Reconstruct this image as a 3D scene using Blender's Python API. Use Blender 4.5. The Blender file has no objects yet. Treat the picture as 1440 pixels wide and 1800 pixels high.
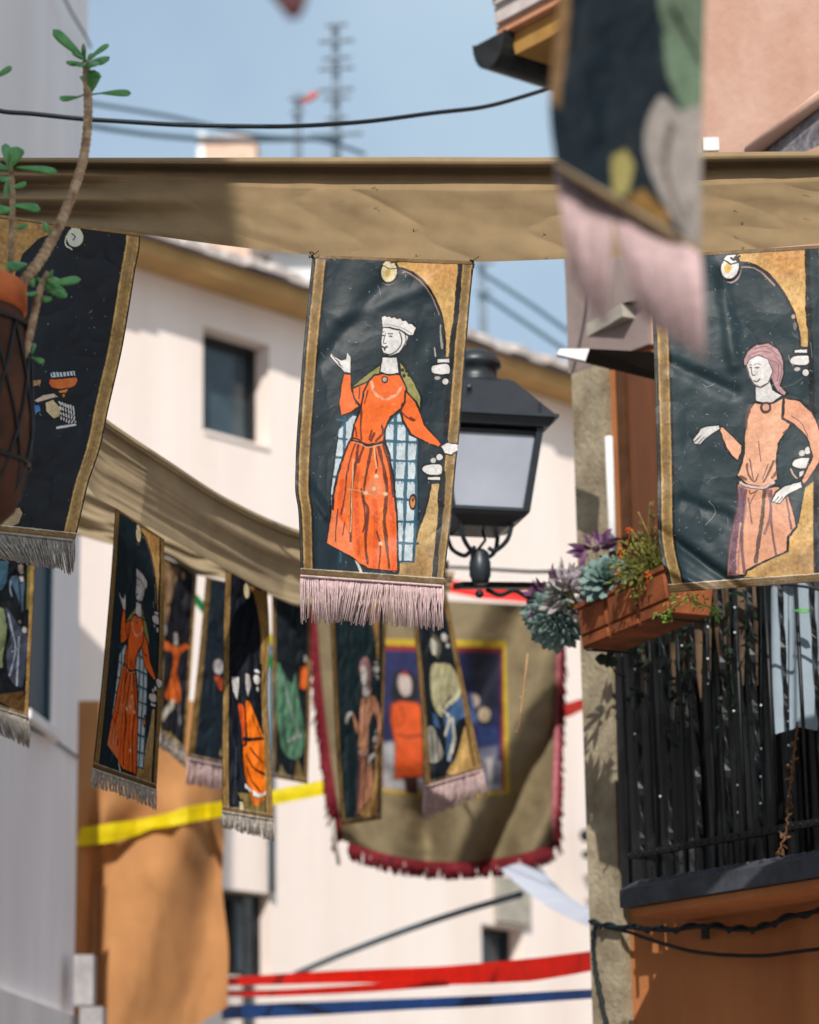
import bpy, math, random
import numpy as np
from mathutils import Vector, Matrix

random.seed(7); RNG = np.random.default_rng(11)
rad = math.radians
scene = bpy.context.scene
COL = scene.collection

# ------------------------------------------------------------------ camera model (100 mm lens, portrait frame, metres)
FPX = 5000.0; PITCH = rad(15.0); ROLL = 0.017
CAM = np.array([0.0, 0.0, 1.6])
_r0 = np.array([1.0, 0, 0]); _f = np.array([0, math.cos(PITCH), math.sin(PITCH)]); _u0 = np.array([0, -math.sin(PITCH), math.cos(PITCH)])
_r = _r0*math.cos(ROLL) - _u0*math.sin(ROLL); _u = _u0*math.cos(ROLL) + _r0*math.sin(ROLL)
def ray(px, py):
    px = np.asarray(px, float)[..., None]; py = np.asarray(py, float)[..., None]
    return _f + _r*((px-720)/FPX) + _u*((900-py)/FPX)
def at(px, py, Y):
    r = ray(px, py); Y = np.asarray(Y, float)[..., None]
    return CAM + r*(Y/r[..., 1:2])
def onp(px, py, p0, n):
    r = ray(px, py); return CAM + r*(np.dot(p0-CAM, n)/(r @ n))[..., None]
def hdir(p1, p2):
    """horizontal direction of a level edge seen through two points"""
    n = np.cross(ray(*p1), ray(*p2)); d = np.cross([0, 0, 1.0], n); d /= np.linalg.norm(d)
    return d if d[0] > 0 else -d

# ------------------------------------------------------------------ maths helpers
def lin(c):
    c = np.asarray(c, float)/255.0
    return np.where(c <= .04045, c/12.92, ((c+.055)/1.055)**2.4)
def crv(pts, n=12, closed=False):
    P = np.asarray(pts, float); out = []; N = len(P)
    if N < 3 and not closed: 
        return np.array([P[0]+(P[-1]-P[0])*t for t in np.linspace(0, 1, n+1)])
    for i in range(N if closed else N-1):
        if closed: a, b, c, d = P[i-1], P[i], P[(i+1) % N], P[(i+2) % N]
        else: a, b, c, d = P[max(i-1, 0)], P[i], P[i+1], P[min(i+2, N-1)]
        t = np.linspace(0, 1, n, endpoint=False)[:, None]
        out.append(.5*((2*b)+(-a+c)*t+(2*a-5*b+4*c-d)*t*t+(-a+3*b-3*c+d)*t**3))
    if not closed: out.append(P[-1:])
    return np.concatenate(out)
def _hash(ix, iy, s):
    h = np.sin(ix*127.1+iy*311.7+s*74.7)*43758.5453
    return h-np.floor(h)
def vno(x, y, s=0):
    ix, iy = np.floor(x), np.floor(y); fx, fy = x-ix, y-iy
    fx = fx*fx*fx*(fx*(fx*6-15)+10); fy = fy*fy*fy*(fy*(fy*6-15)+10)
    a, b = _hash(ix, iy, s), _hash(ix+1, iy, s); c, d = _hash(ix, iy+1, s), _hash(ix+1, iy+1, s)
    return (a*(1-fx)+b*fx)*(1-fy)+(c*(1-fx)+d*fx)*fy
def fbm(x, y, s=0, o=4):
    r = 0; a = .5
    for i in range(o):
        r = r+a*(vno(x, y, s+i*3.1)-.5); x = x*2.03+5.2; y = y*2.03+1.7; a *= .5
    return r
def sst(a, b, x):
    t = np.clip((x-a)/(b-a), 0, 1); return t*t*(3-2*t)
def nrm(v):
    v = np.asarray(v, float); return v/np.linalg.norm(v)

# ------------------------------------------------------------------ materials
def mat(name, col, rough=.85, var=.15, scale=6, col2=None, bump=.25, bscale=60, bdist=.004, metal=0, spec=.3,
        attr=False, streak=False, translucent=0.0, crinkle=0.0, sheen=0.0):
    m = bpy.data.materials.new(name); m.use_nodes = True
    nt = m.node_tree; N, L = nt.nodes, nt.links; N.clear()
    out = N.new('ShaderNodeOutputMaterial'); b = N.new('ShaderNodeBsdfPrincipled')
    b.inputs['Roughness'].default_value = rough; b.inputs['Metallic'].default_value = metal
    b.inputs['Specular IOR Level'].default_value = spec
    if sheen: b.inputs['Sheen Weight'].default_value = sheen
    tc = N.new('ShaderNodeTexCoord')
    c = lin(col); c2 = lin(col2) if col2 else c*(1-var*1.6)
    nz = N.new('ShaderNodeTexNoise'); nz.inputs['Scale'].default_value = scale; nz.inputs['Detail'].default_value = 6; nz.inputs['Roughness'].default_value = .6
    src = tc.outputs['Object']
    if streak:
        mp = N.new('ShaderNodeMapping'); mp.inputs['Scale'].default_value = (1, 1, .12); L.new(src, mp.inputs['Vector']); src2 = mp.outputs['Vector']
    else: src2 = src
    L.new(src2, nz.inputs['Vector'])
    rp = N.new('ShaderNodeValToRGB'); rp.color_ramp.elements[0].position = .32; rp.color_ramp.elements[1].position = .68
    if attr:
        rp.color_ramp.elements[0].color = (1-var, 1-var, 1-var, 1); rp.color_ramp.elements[1].color = (1, 1, 1, 1)
        at_ = N.new('ShaderNodeVertexColor'); at_.layer_name = 'print'
        mx = N.new('ShaderNodeMixRGB'); mx.blend_type = 'MULTIPLY'; mx.inputs[0].default_value = 1
        L.new(nz.outputs['Fac'], rp.inputs[0]); L.new(at_.outputs['Color'], mx.inputs[1]); L.new(rp.outputs[0], mx.inputs[2]); cs = mx.outputs[0]
    else:
        rp.color_ramp.elements[0].color = (*c2, 1); rp.color_ramp.elements[1].color = (*c, 1)
        L.new(nz.outputs['Fac'], rp.inputs[0]); cs = rp.outputs[0]
    L.new(cs, b.inputs['Base Color'])
    nb = N.new('ShaderNodeTexNoise'); nb.inputs['Scale'].default_value = bscale; nb.inputs['Detail'].default_value = 5
    L.new(src, nb.inputs['Vector'])
    bp = N.new('ShaderNodeBump'); bp.inputs['Strength'].default_value = bump; bp.inputs['Distance'].default_value = bdist
    L.new(nb.outputs['Fac'], bp.inputs['Height'])
    last = bp
    if crinkle:
        wz = N.new('ShaderNodeTexNoise'); wz.inputs['Scale'].default_value = 5; wz.inputs['Detail'].default_value = 4
        mv = N.new('ShaderNodeMixRGB'); mv.blend_type = 'ADD'; mv.inputs[0].default_value = .16; L.new(src, mv.inputs[1]); L.new(wz.outputs['Color'], mv.inputs[2]); L.new(src, wz.inputs['Vector'])
        hs = []
        for sc_ in (8.0, 21.0):                           # crumpled facets at two sizes
            vz = N.new('ShaderNodeTexVoronoi'); vz.inputs['Scale'].default_value = sc_; L.new(mv.outputs[0], vz.inputs['Vector']); hs.append(vz)
        ad = N.new('ShaderNodeMath'); ad.operation = 'MULTIPLY_ADD'; ad.inputs[1].default_value = .35; L.new(hs[1].outputs['Distance'], ad.inputs[0]); L.new(hs[0].outputs['Distance'], ad.inputs[2])
        b2 = N.new('ShaderNodeBump'); b2.inputs['Strength'].default_value = crinkle; b2.inputs['Distance'].default_value = .012
        L.new(ad.outputs[0], b2.inputs['Height']); L.new(bp.outputs[0], b2.inputs['Normal']); last = b2
    L.new(last.outputs[0], b.inputs['Normal'])
    if translucent:
        tr = N.new('ShaderNodeBsdfTranslucent'); L.new(cs, tr.inputs['Color'])
        ms = N.new('ShaderNodeMixShader'); ms.inputs[0].default_value = translucent
        L.new(b.outputs[0], ms.inputs[1]); L.new(tr.outputs[0], ms.inputs[2]); L.new(ms.outputs[0], out.inputs[0])
    else: L.new(b.outputs[0], out.inputs[0])
    return m

# ------------------------------------------------------------------ mesh collecting and object linking
class MB:
    def __init__(s): s.v = []; s.f = []; s.n = 0
    def add(s, v, f):
        v = np.asarray(v, float).reshape(-1, 3); s.v.append(v)
        s.f += [tuple(int(i)+s.n for i in q) for q in f]; s.n += len(v); return s
    def box(s, c, sz, ax=None):
        c = np.asarray(c, float); ax = np.eye(3) if ax is None else np.asarray(ax, float)
        v = [c+ax[0]*sz[0]*i/2+ax[1]*sz[1]*j/2+ax[2]*sz[2]*k/2 for i in (-1, 1) for j in (-1, 1) for k in (-1, 1)]
        return s.add(v, [(0, 1, 3, 2), (4, 6, 7, 5), (0, 4, 5, 1), (2, 3, 7, 6), (0, 2, 6, 4), (1, 5, 7, 3)])
    def hexa(s, b, t):
        """bottom quad b and top quad t, four points each"""
        return s.add(list(b)+list(t), [(3, 2, 1, 0), (4, 5, 6, 7), (0, 1, 5, 4), (1, 2, 6, 5), (2, 3, 7, 6), (3, 0, 4, 7)])
    def tube(s, pts, r, n=8, cap=True):
        P = np.asarray(pts, float); k = len(P); r = np.broadcast_to(np.asarray(r, float), (k,))
        T = np.gradient(P, axis=0); T /= np.linalg.norm(T, axis=1)[:, None]+1e-12
        up = np.array([0, 0, 1.0]) if abs(T[0][2]) < .9 else np.array([1.0, 0, 0])
        a = np.linspace(0, 2*math.pi, n, endpoint=False); V = []
        x = nrm(np.cross(up, T[0]))
        for i in range(k):
            x = x-T[i]*np.dot(x, T[i]); x = x/(np.linalg.norm(x)+1e-12); y = np.cross(T[i], x)
            V.append(P[i]+r[i]*(np.cos(a)[:, None]*x+np.sin(a)[:, None]*y))
        F = [(i*n+j, i*n+(j+1) % n, (i+1)*n+(j+1) % n, (i+1)*n+j) for i in range(k-1) for j in range(n)]
        if cap: F += [tuple(range(n-1, -1, -1)), tuple((k-1)*n+j for j in range(n))]
        return s.add(np.concatenate(V), F)
    def lathe(s, prof, c, n=24, ax=(0, 0, 1), rot=0, cap=True):
        z = nrm(ax); x = nrm(np.cross([0, 1, 0] if abs(z[1]) < .9 else [1, 0, 0], z)); y = np.cross(z, x); c = np.asarray(c, float)
        a = np.linspace(0, 2*math.pi, n, endpoint=False)+rot
        V = np.concatenate([c+z*h+r*(np.cos(a)[:, None]*x+np.sin(a)[:, None]*y) for r, h in prof]); k = len(prof)
        F = [(i*n+j, i*n+(j+1) % n, (i+1)*n+(j+1) % n, (i+1)*n+j) for i in range(k-1) for j in range(n)]
        if cap: F += [tuple(range(n-1, -1, -1)), tuple((k-1)*n+j for j in range(n))]
        return s.add(V, F)
    def ball(s, c, r, n=8):
        t = np.linspace(.02, math.pi-.02, n)
        return s.lathe([(r*math.sin(q), -r*math.cos(q)) for q in t], c, n+2)
    def leaf(s, base, d, up, ln, w, th, curl=0.0, nu=7, shape='ob'):
        """thick pointed leaf pad"""
        base = np.asarray(base, float); d = nrm(d); up = np.asarray(up, float); up = nrm(up-d*np.dot(up, d)+1e-9); sd = np.cross(d, up)
        V = []; ring = 8; a = np.linspace(0, 2*math.pi, ring, endpoint=False)
        for i in range(nu):
            t = i/(nu-1)
            if shape == 'ob': ww = (t**.85)*(1-t**5)**.5*1.08+.12*(1-t)
            elif shape == 'lance': ww = math.sin(math.pi*min(1, t*.92+.06))**.8
            else: ww = math.sin(math.pi*(t*.9+.05))
            p = base+d*ln*t+up*curl*ln*t*t
            tk = th*(.35+.65*math.sin(math.pi*min(1, t*.9+.08)))
            V.append(p+np.cos(a)[:, None]*sd*w*ww*.5+np.sin(a)[:, None]*up*tk*.5*max(ww, .15))
        F = [(i*ring+j, i*ring+(j+1) % ring, (i+1)*ring+(j+1) % ring, (i+1)*ring+j) for i in range(nu-1) for j in range(ring)]
        F += [tuple(range(ring-1, -1, -1)), tuple((nu-1)*ring+j for j in range(ring))]
        return s.add(np.concatenate(V), F)
    def build(s, name, m, parent=None, smooth=False, color=None):
        return obj(name, np.concatenate(s.v), s.f, m, parent, smooth, color)

WL = {}
def _attach(o, loc, parent):
    COL.objects.link(o); o.location = loc; WL[o] = np.asarray(loc, float)
    if parent is not None:
        o.parent = parent; o.matrix_parent_inverse = Matrix.Translation(Vector(-WL[parent]))
def obj(name, V, F, m, parent=None, smooth=False, color=None, origin=None):
    V = np.asarray(V, float)
    if origin is None: origin = (V.min(0)+V.max(0))/2
    me = bpy.data.meshes.new(name)
    if isinstance(F, np.ndarray):
        Vl = (V-origin).astype(np.float32)
        me.vertices.add(len(V)); me.vertices.foreach_set('co', Vl.ravel())
        me.loops.add(F.size); me.loops.foreach_set('vertex_index', F.astype(np.int32).ravel())
        k = F.shape[1]; me.polygons.add(len(F)); me.polygons.foreach_set('loop_start', np.arange(0, F.size, k, dtype=np.int32))
        try: me.polygons.foreach_set('loop_total', np.full(len(F), k, dtype=np.int32))
        except Exception: pass
        me.update(calc_edges=True)
    else:
        me.from_pydata([tuple(v) for v in (V-origin)], [], F); me.update()
    if smooth: me.polygons.foreach_set('use_smooth', [True]*len(me.polygons))
    if color is not None:
        ca = me.color_attributes.new('print', 'FLOAT_COLOR', 'POINT')
        c4 = np.ones((len(V), 4), np.float32); c4[:, :3] = color.reshape(-1, 3); ca.data.foreach_set('color', c4.ravel())
    me.materials.append(m)
    o = bpy.data.objects.new(name, me); _attach(o, origin, parent); return o
def gridobj(name, P, m, parent=None, color=None, smooth=True, flip=False):
    nv, nu = P.shape[:2]; i = np.arange(nv*nu).reshape(nv, nu)
    F = np.stack([i[:-1, :-1], i[1:, :-1], i[1:, 1:], i[:-1, 1:]], -1).reshape(-1, 4)
    return obj(name, P.reshape(-1, 3), F, m, parent, smooth, color)
def tag(o, label, cat, group=None, kind=None):
    if label: o['label'] = label
    if cat: o['category'] = cat
    if group: o['group'] = group
    if kind: o['kind'] = kind
    return o
def thing(name, label, cat, loc, group=None):
    o = bpy.data.objects.new(name, None); o.empty_display_size = .1; _attach(o, np.asarray(loc, float), None)
    return tag(o, label, cat, group)
def copy_tree(root, delta, label=None):
    r = root.copy(); COL.objects.link(r); r.location = root.location+Vector(delta)
    if label: r['label'] = label
    for ch in list(root.children):
        c = ch.copy(); COL.objects.link(c); c.parent = r
        for g in ch.children:
            d = g.copy(); COL.objects.link(d); d.parent = c
    return r

# ------------------------------------------------------------------ a small vector painter: colours the vertices of the printed cloths
class Canvas:
    def __init__(s, nu, nv, W, H, bg, seed=0):
        s.nu, s.nv, s.W, s.H = nu, nv, W, H
        s.x, s.y = np.meshgrid(np.linspace(0, W, nu), np.linspace(0, H, nv))
        wob = .9
        s.sx = s.x+fbm(s.x/7, s.y/7, seed+5, 3)*wob*2; s.sy = s.y+fbm(s.x/7, s.y/7, seed+9, 3)*wob*2
        s.g = fbm(s.x/5, s.y/5, seed, 4)*1.6+.5*fbm(s.x/2, s.y/16, seed+2, 2); s.g2 = fbm(s.x/24, s.y/24, seed+3, 4)*1.6
        s.c = np.empty((nv, nu, 3)); s.c[:] = lin(bg)
        s.c *= (1+.25*s.g2)[..., None]
    def _bb(s, P, pad):
        x0, y0 = P.min(0)-pad; x1, y1 = P.max(0)+pad
        i0 = int(max(0, y0/s.H*(s.nv-1))); i1 = int(min(s.nv, y1/s.H*(s.nv-1)+2)); j0 = int(max(0, x0/s.W*(s.nu-1))); j1 = int(min(s.nu, x1/s.W*(s.nu-1)+2))
        return (slice(i0, max(i1, i0)), slice(j0, max(j1, j0)))
    def _seg(s, P, sl, closed):
        X, Y = s.sx[sl], s.sy[sl]; D = np.full(X.shape, 1e9); ins = np.zeros(X.shape, bool); n = len(P)
        for i in range(n if closed else n-1):
            a, b = P[i], P[(i+1) % n]; d = b-a; L2 = d @ d+1e-9
            t = np.clip(((X-a[0])*d[0]+(Y-a[1])*d[1])/L2, 0, 1)
            D = np.minimum(D, (X-a[0]-t*d[0])**2+(Y-a[1]-t*d[1])**2)
            if closed and a[1] != b[1]:
                ins ^= ((a[1] > Y) != (b[1] > Y)) & (X < (b[0]-a[0])*(Y-a[1])/(b[1]-a[1])+a[0])
        return np.sqrt(D), ins
    def _blend(s, sl, a, col, grain=.12):
        c = lin(col)*(1+grain*(s.g[sl]+.7*s.g2[sl]))[..., None]
        s.c[sl] = s.c[sl]*(1-a[..., None])+c*a[..., None]
    def fill(s, pts, col, line=None, lw=2.2, soft=.7, smooth=False, grain=.3, al=1.0):
        P = crv(pts, 6, True) if smooth else np.asarray(pts, float)
        sl = s._bb(P, 4)
        if s.x[sl].size == 0: return
        D, ins = s._seg(P, sl, True); sd = np.where(ins, -D, D)
        s._blend(sl, al*np.clip(.5-sd/(2*soft), 0, 1), col, grain)
        if line is not None: s._blend(sl, np.clip((lw/2*(1+.8*s.g2[sl]+.4*s.g[sl])+.5-D), 0, 1), line, .3)
    def stroke(s, pts, w, col, smooth=True, al=1.0, grain=.1):
        P = crv(pts, 6) if smooth and len(pts) > 2 else np.asarray(pts, float)
        sl = s._bb(P, w+3)
        if s.x[sl].size == 0: return
        D, _ = s._seg(P, sl, False); s._blend(sl, al*np.clip(w/2*(1+.7*s.g2[sl]+.4*s.g[sl])+.5-D, 0, 1), col, grain)
    def ell(s, c, rx, ry, col, line=None, lw=2.2):
        a = np.linspace(0, 2*math.pi, 20, endpoint=False)
        s.fill(np.stack([c[0]+rx*np.cos(a), c[1]+ry*np.sin(a)], 1), col, line, lw)
    def flecks(s, n, seed, col=(205, 212, 212), lmax=7):
        r = np.random.default_rng(seed)
        for _ in range(n):
            p = np.array([r.uniform(0, s.W), r.uniform(0, s.H)]); a = r.uniform(0, 6.28); l = r.uniform(.3, lmax)*r.uniform(.2, 1)
            q = p+l*np.array([math.cos(a), math.sin(a)]); mdl = (p+q)/2+r.normal(0, l*.15, 2)
            s.stroke([p, mdl, q], r.uniform(.1, .7), col, al=r.uniform(.2, .75))
# ------------------------------------------------------------------ light and lens settings
SUN_EL, SUN_AZ, SUN_E, SKY_S, SKY_DUST, FSTOP = 40.0, 6.0, 4.7, 0.13, 2.0, 2.6
HAZE, HAZEC = .62, (4.2, 5.4, 6.4)
NX, NY, NH = -1.157, 2.5, 9.65
LEFT_H, LEFT_S = 8.9, 9.0
# ------------------------------------------------------------------ printed designs
TEAL = (24, 42, 50); NAVY = (19, 24, 34); INK = (13, 15, 18); GOLD = (150, 114, 62); GOLDL = (206, 164, 98); CREAM = (226, 212, 172); WHT = (224, 221, 218)
ORG = (246, 110, 34); ORGD = (150, 46, 18); PEACH = (232, 172, 138); PLUM = (92, 60, 78); OLIVE = (150, 146, 84)
Wc, Hc = 285.0, 565.0
class Shape:
    """left and right outline of a hanging banner (photo pixels), top to bottom"""
    def __init__(s, L, R):
        def res(P):
            Q = crv(P, 14); y = np.maximum.accumulate(Q[:, 1]+np.arange(len(Q))*1e-6); return Q[:, 0], y
        s.Lx, s.Ly = res(L); s.Rx, s.Ry = res(R)
    def pt(s, u, v):
        yl = s.Ly[0]+(s.Ly[-1]-s.Ly[0])*v; yr = s.Ry[0]+(s.Ry[-1]-s.Ry[0])*v
        xl = np.interp(yl, s.Ly, s.Lx); xr = np.interp(yr, s.Ry, s.Rx)
        return xl+(xr-xl)*u, yl+(yr-yl)*u
    def uv(s, x, y):
        u = .5; v = .5
        for _ in range(12):
            t = s.Ly[0]*(1-u)+s.Ry[0]*u; b = s.Ly[-1]*(1-u)+s.Ry[-1]*u; v = (y-t)/(b-t)
            yl = s.Ly[0]+(s.Ly[-1]-s.Ly[0])*v; yr = s.Ry[0]+(s.Ry[-1]-s.Ry[0])*v
            xl = np.interp(yl, s.Ly, s.Lx); xr = np.interp(yr, s.Ry, s.Rx); u = (x-xl)/(xr-xl)
        return u, v
    def mapper(s, ox, oy, k):
        def m(*pts):
            out = []
            for p in pts:
                u, v = s.uv(ox+p[0]/k, oy+p[1]/k); out.append((u*Wc, v*Hc))
            return np.array(out)
        return m

SH_MAIN = Shape([(549.4, 448), (541, 531), (533, 614), (525, 720), (521, 778), (519.5, 820), (519, 862), (524, 895), (526, 930), (528.6, 1013)],
                [(834, 459), (827, 523), (817.5, 642), (809, 753), (802, 815), (794, 907), (786, 975), (780, 1031)])
SH_LADY = Shape([(1158, 448), (1148, 540), (1150, 633), (1153, 740), (1155.5, 831), (1156, 905), (1158, 950), (1164, 985), (1172, 1015), (1177, 1042)],
                [(1456, 430), (1460, 640), (1461, 840), (1463, 1021)])
SH_CUP = Shape([(-42, 372), (-58, 480), (-84, 640), (-108, 800), (-138, 922)],
               [(247, 410), (245, 440), (238, 475), (227, 545), (215, 614), (200, 680), (189, 728), (182, 765), (174, 796), (164, 825), (155, 852), (144, 900), (132, 951)])

def borders(c, lw=.022, l1=.085, r0=.915, mid=(142, 112, 66)):
    """dark stitched edge, gold stripe and inner dark line down both sides"""
    W, H = c.W, c.H
    for a, b in ((lw, l1), (r0, 1-lw*.4)):
        c.fill([(a*W, -5), (b*W, -5), (b*W, H+5), (a*W, H+5)], mid, grain=.5)
        c.stroke([(a*W+2, 0), (a*W+2, H)], 2.5, (190, 152, 88), smooth=False, al=.8, grain=.6)
        c.stroke([(b*W-2, 0), (b*W-2, H)], 2.2, (186, 148, 86), smooth=False, al=.7, grain=.6)
        c.stroke([((a+b)/2*W, 0), ((a+b)/2*W, H)], 5, (112, 86, 48), smooth=False, al=.35, grain=.8)
    c.stroke([(l1*W+2, 0), (l1*W+2, H)], 3.5, INK, smooth=False)
    c.stroke([(2.2, 0), (2.2, H)], 4.5, (26, 23, 22), smooth=False, grain=.6)
    for i in range(0, int(H), 4): c.stroke([(2.2, i), (3.2, i+1.8)], .7, (150, 140, 130), smooth=False, al=.55)
    c.stroke([(W-.6, 0), (W-.6, H)], 1.4, (24, 22, 20), smooth=False)
def hems(c, top=True, bot=True):
    W, H = c.W, c.H
    if top:
        c.fill([(0, -3), (W, -3), (W, 5.5), (0, 5.5)], (124, 96, 56), grain=.4); c.stroke([(0, 6), (W, 6)], 1.4, INK, smooth=False)
    if bot:
        c.fill([(0, H-13), (W, H-13), (W, H+3), (0, H+3)], (112, 88, 54), grain=.5); c.stroke([(0, H-14), (W, H-14)], 1.4, (216, 200, 176), smooth=False, al=.9)
        c.stroke([(0, H-5), (W, H-5)], 1, INK, smooth=False, al=.6); c.stroke([(0, H-1), (W, H-1)], 2, (38, 30, 26), smooth=False, al=.8)
def arch(c, m):
    """scroll, arch and gold corner; m maps the drawing of the main banner (x3.6 from 480,420)"""
    c.fill(m((800, 60), (1195, 60), (1185, 300), (1150, 560), (1125, 745), (1083, 745), (1085, 650), (1075, 540), (1040, 420), (980, 310), (900, 232), (800, 190), (760, 150)), GOLDL, grain=.5)
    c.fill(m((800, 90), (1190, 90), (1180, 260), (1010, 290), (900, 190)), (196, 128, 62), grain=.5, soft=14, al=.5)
    c.stroke(m((1200, 60), (1178, 420), (1145, 640), (1118, 900), (1080, 1300)), 8.0, INK, grain=.4)
    c.stroke(m((790, 183), (850, 200), (910, 235), (985, 312), (1045, 425), (1078, 540), (1088, 650), (1088, 745)), 4.2, INK)
    c.stroke(m((820, 212), (860, 215), (950, 285), (1015, 385), (1050, 480)), 1.6, (178, 140, 130), al=.8)
    c.ell(m((735, 218))[0], 16, 21, (196, 150, 140)); c.ell(m((735, 211))[0], 18, 22, INK); c.ell(m((735, 208))[0], 13.5, 17.5, CREAM); c.ell(m((728, 214))[0], 5, 8, (212, 176, 96))
    c.fill(m((690, 165), (715, 130), (760, 128), (800, 140), (770, 158), (790, 185), (740, 190)), CREAM, INK, 1.8)
    c.stroke(m((745, 150), (775, 145), (800, 140)), 2.4, INK)
def capital(c, m, up=True):
    if up:
        c.fill(m((1038, 758), (1118, 755), (1118, 785), (1038, 787)), WHT, INK, 2.6); c.fill(m((1000, 820), (1020, 795), (1110, 790), (1118, 850), (1060, 862), (1010, 850)), WHT, INK, 3, smooth=True)
        c.ell(m((1040, 880))[0], 5, 3, (190, 180, 172)); c.ell(m((1092, 902))[0], 6, 6.5, WHT, INK)
        c.stroke(m((1060, 545), (1062, 600), (1070, 690)), 3, (170, 168, 160), al=.8); c.stroke(m((1022, 690), (1030, 740)), 2, (205, 200, 190), al=.8)
def gold_foot(c, m):
    c.fill(m((1005, 400), (1052, 395), (1040, 700), (1030, 1020), (790, 1020), (805, 900), (870, 882), (915, 700), (965, 590), (990, 480)), (190, 158, 104), grain=.5)
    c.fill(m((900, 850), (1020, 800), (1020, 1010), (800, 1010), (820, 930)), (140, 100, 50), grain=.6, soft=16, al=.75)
    c.stroke(m((1066, 380), (1055, 600), (1035, 800), (1020, 1010)), 8.0, INK, grain=.4)
    c.stroke(m((1000, 390), (985, 480), (960, 570), (920, 690), (880, 850)), 3.4, INK)

def d_queen(nu, nv, seed=1, dark=False):
    c = Canvas(nu, nv, Wc, Hc, TEAL, seed); a = SH_MAIN.mapper(480, 420, 3.6); b = SH_MAIN.mapper(480, 740, 3.6)
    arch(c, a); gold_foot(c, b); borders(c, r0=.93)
    c.stroke(a((1183, 60), (1166, 420), (1136, 640), (1112, 900), (1085, 1300)), 8.5, INK, grain=.4); c.stroke(b((1078, 330), (1062, 600), (1040, 800), (1024, 1010)), 8.5, INK, grain=.4)
    capital(c, a)
    # chequered cushion
    CH = [(412, 55), (505, -40), (610, -20), (740, 0), (800, -60), (918, 90), (922, 380), (905, 620), (885, 890), (795, 890), (600, 500), (360, 610), (366, 420), (390, 250)]
    c.fill(b(*CH), (196, 208, 214), (24, 72, 92), 3)
    for x in (455, 775, 850, 918): c.stroke(b((x, -30), (x-6, 300), (x-16, 620), (x-30, 890)), 5.5, (28, 84, 106), al=.95)
    for y in (14, 132, 252, 374, 496, 636, 772):
        c.stroke(b((405-y*.08, y-22), (470, y-16)), 4, (30, 86, 108), smooth=False, al=.95); c.stroke(b((700, y-6), (800, y), (915, y+4)), 4.6, (28, 84, 106), al=.95)
        for x in (738, 765, 790, 815, 868, 895): c.stroke(b((x, y+2), (x+1, y+22)), 2.2, (44, 100, 122), smooth=False, al=.7)
    for x in (360, 925): c.stroke(b((x+50 if x < 500 else x, 100), (x, 620)), 3, INK, smooth=False)
    c.fill(b((925, -60), (1110, 120), (1110, 180), (1000, 220), (930, 150)), TEAL, grain=.2)
    # mantle
    c.fill(a((684, 790), (600, 850), (498, 936), (520, 948), (610, 905), (690, 848)), OLIVE, INK, 3.4)
    c.fill(a((795, 760), (850, 830), (902, 920), (940, 1000), (936, 1090), (905, 1040), (850, 970), (805, 870)), OLIVE, INK, 3.6, grain=.5)
    for p in ((815, 780), (835, 800), (820, 830), (845, 835), (860, 860), (830, 865)): c.ell(a(p)[0], 3.0, 3.4, INK)
    # skirt, torso, sleeves
    SK = [(500, 100), (600, 112), (700, 110), (735, 220), (765, 380), (785, 600), (792, 952), (700, 948), (600, 935), (540, 900), (500, 862), (420, 815), (340, 772), (362, 640), (382, 480), (412, 330), (455, 195)]
    c.fill(b(*SK), ORG, INK, 4.2, grain=.26)
    for q in ([(540, 300), (530, 600), (545, 850)], [(640, 500), (650, 760), (640, 920)], [(740, 420), (760, 700), (765, 940)], [(440, 380), (425, 600), (420, 760)]): c.stroke(b(*q), 9, (206, 70, 20), al=.55, grain=.8)
    for q in ([(600, 300), (560, 380), (550, 420)], [(690, 560), (690, 800)], [(480, 420), (470, 640)]): c.stroke(b(*q), 8, (250, 140, 70), al=.5, grain=.8)
    c.fill(b((372, 560), (440, 640), (500, 760), (520, 868), (430, 820), (342, 772)), (238, 128, 78), None, grain=.2)
    for q, w in (([(530, 130), (500, 200), (470, 330), (455, 470), (430, 590)], 2.2), ([(545, 130), (525, 260), (500, 420), (495, 620), (490, 760)], 3.4), ([(580, 150), (560, 200), (540, 260)], 3),
                 ([(625, 140), (610, 240), (585, 370), (575, 500), (600, 560), (585, 760), (600, 900)], 3.6), ([(665, 150), (700, 300), (720, 450), (705, 620), (715, 740), (735, 930)], 4),
                 ([(640, 160), (660, 260), (650, 330)], 2), ([(560, 430), (585, 620), (570, 700)], 2.2), ([(690, 130), (740, 300), (760, 480)], 2.6), ([(655, 700), (680, 800), (670, 930)], 2.4),
                 ([(410, 560), (400, 660), (395, 760)], 1.6), ([(455, 640), (440, 720)], 1.4)):
        c.stroke(b(*q), w*1.45, (74, 26, 16), al=.9, grain=.4)
    for q in ([(508, 240), (500, 420), (490, 700)], [(640, 160), (655, 300)]): c.stroke(b(*q), 2.0, (240, 196, 150), al=.8)
    c.fill(b((575, 460), (640, 340), (680, 350), (715, 470), (640, 480)), (244, 160, 116), None, soft=6, al=.6)
    for p in ((585, 455), (655, 350), (712, 462), (640, 430), (680, 775)): c.ell(b(p)[0], 4, 3.4, (238, 200, 168))
    c.stroke(b((470, 430), (545, 440), (620, 470)), 1.6, (240, 190, 140), al=.6)
    TO = [(640, 862), (700, 850), (805, 858), (842, 940), (852, 1010), (810, 1075), (742, 1130), (712, 1200), (700, 1296), (600, 1300), (498, 1276), (512, 1180), (556, 1070), (572, 960), (602, 905)]
    c.fill(a(*TO), ORG, INK, 3.6, grain=.26)
    c.fill(a((500, 946), (606, 900), (575, 960), (556, 1066), (512, 1012)), ORG, INK, 3)
    c.fill(a((448, 850), (494, 855), (498, 950), (515, 1010), (552, 1060), (500, 1095), (430, 1122), (418, 1040), (430, 930)), ORG, INK, 3.4, grain=.22)
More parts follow.
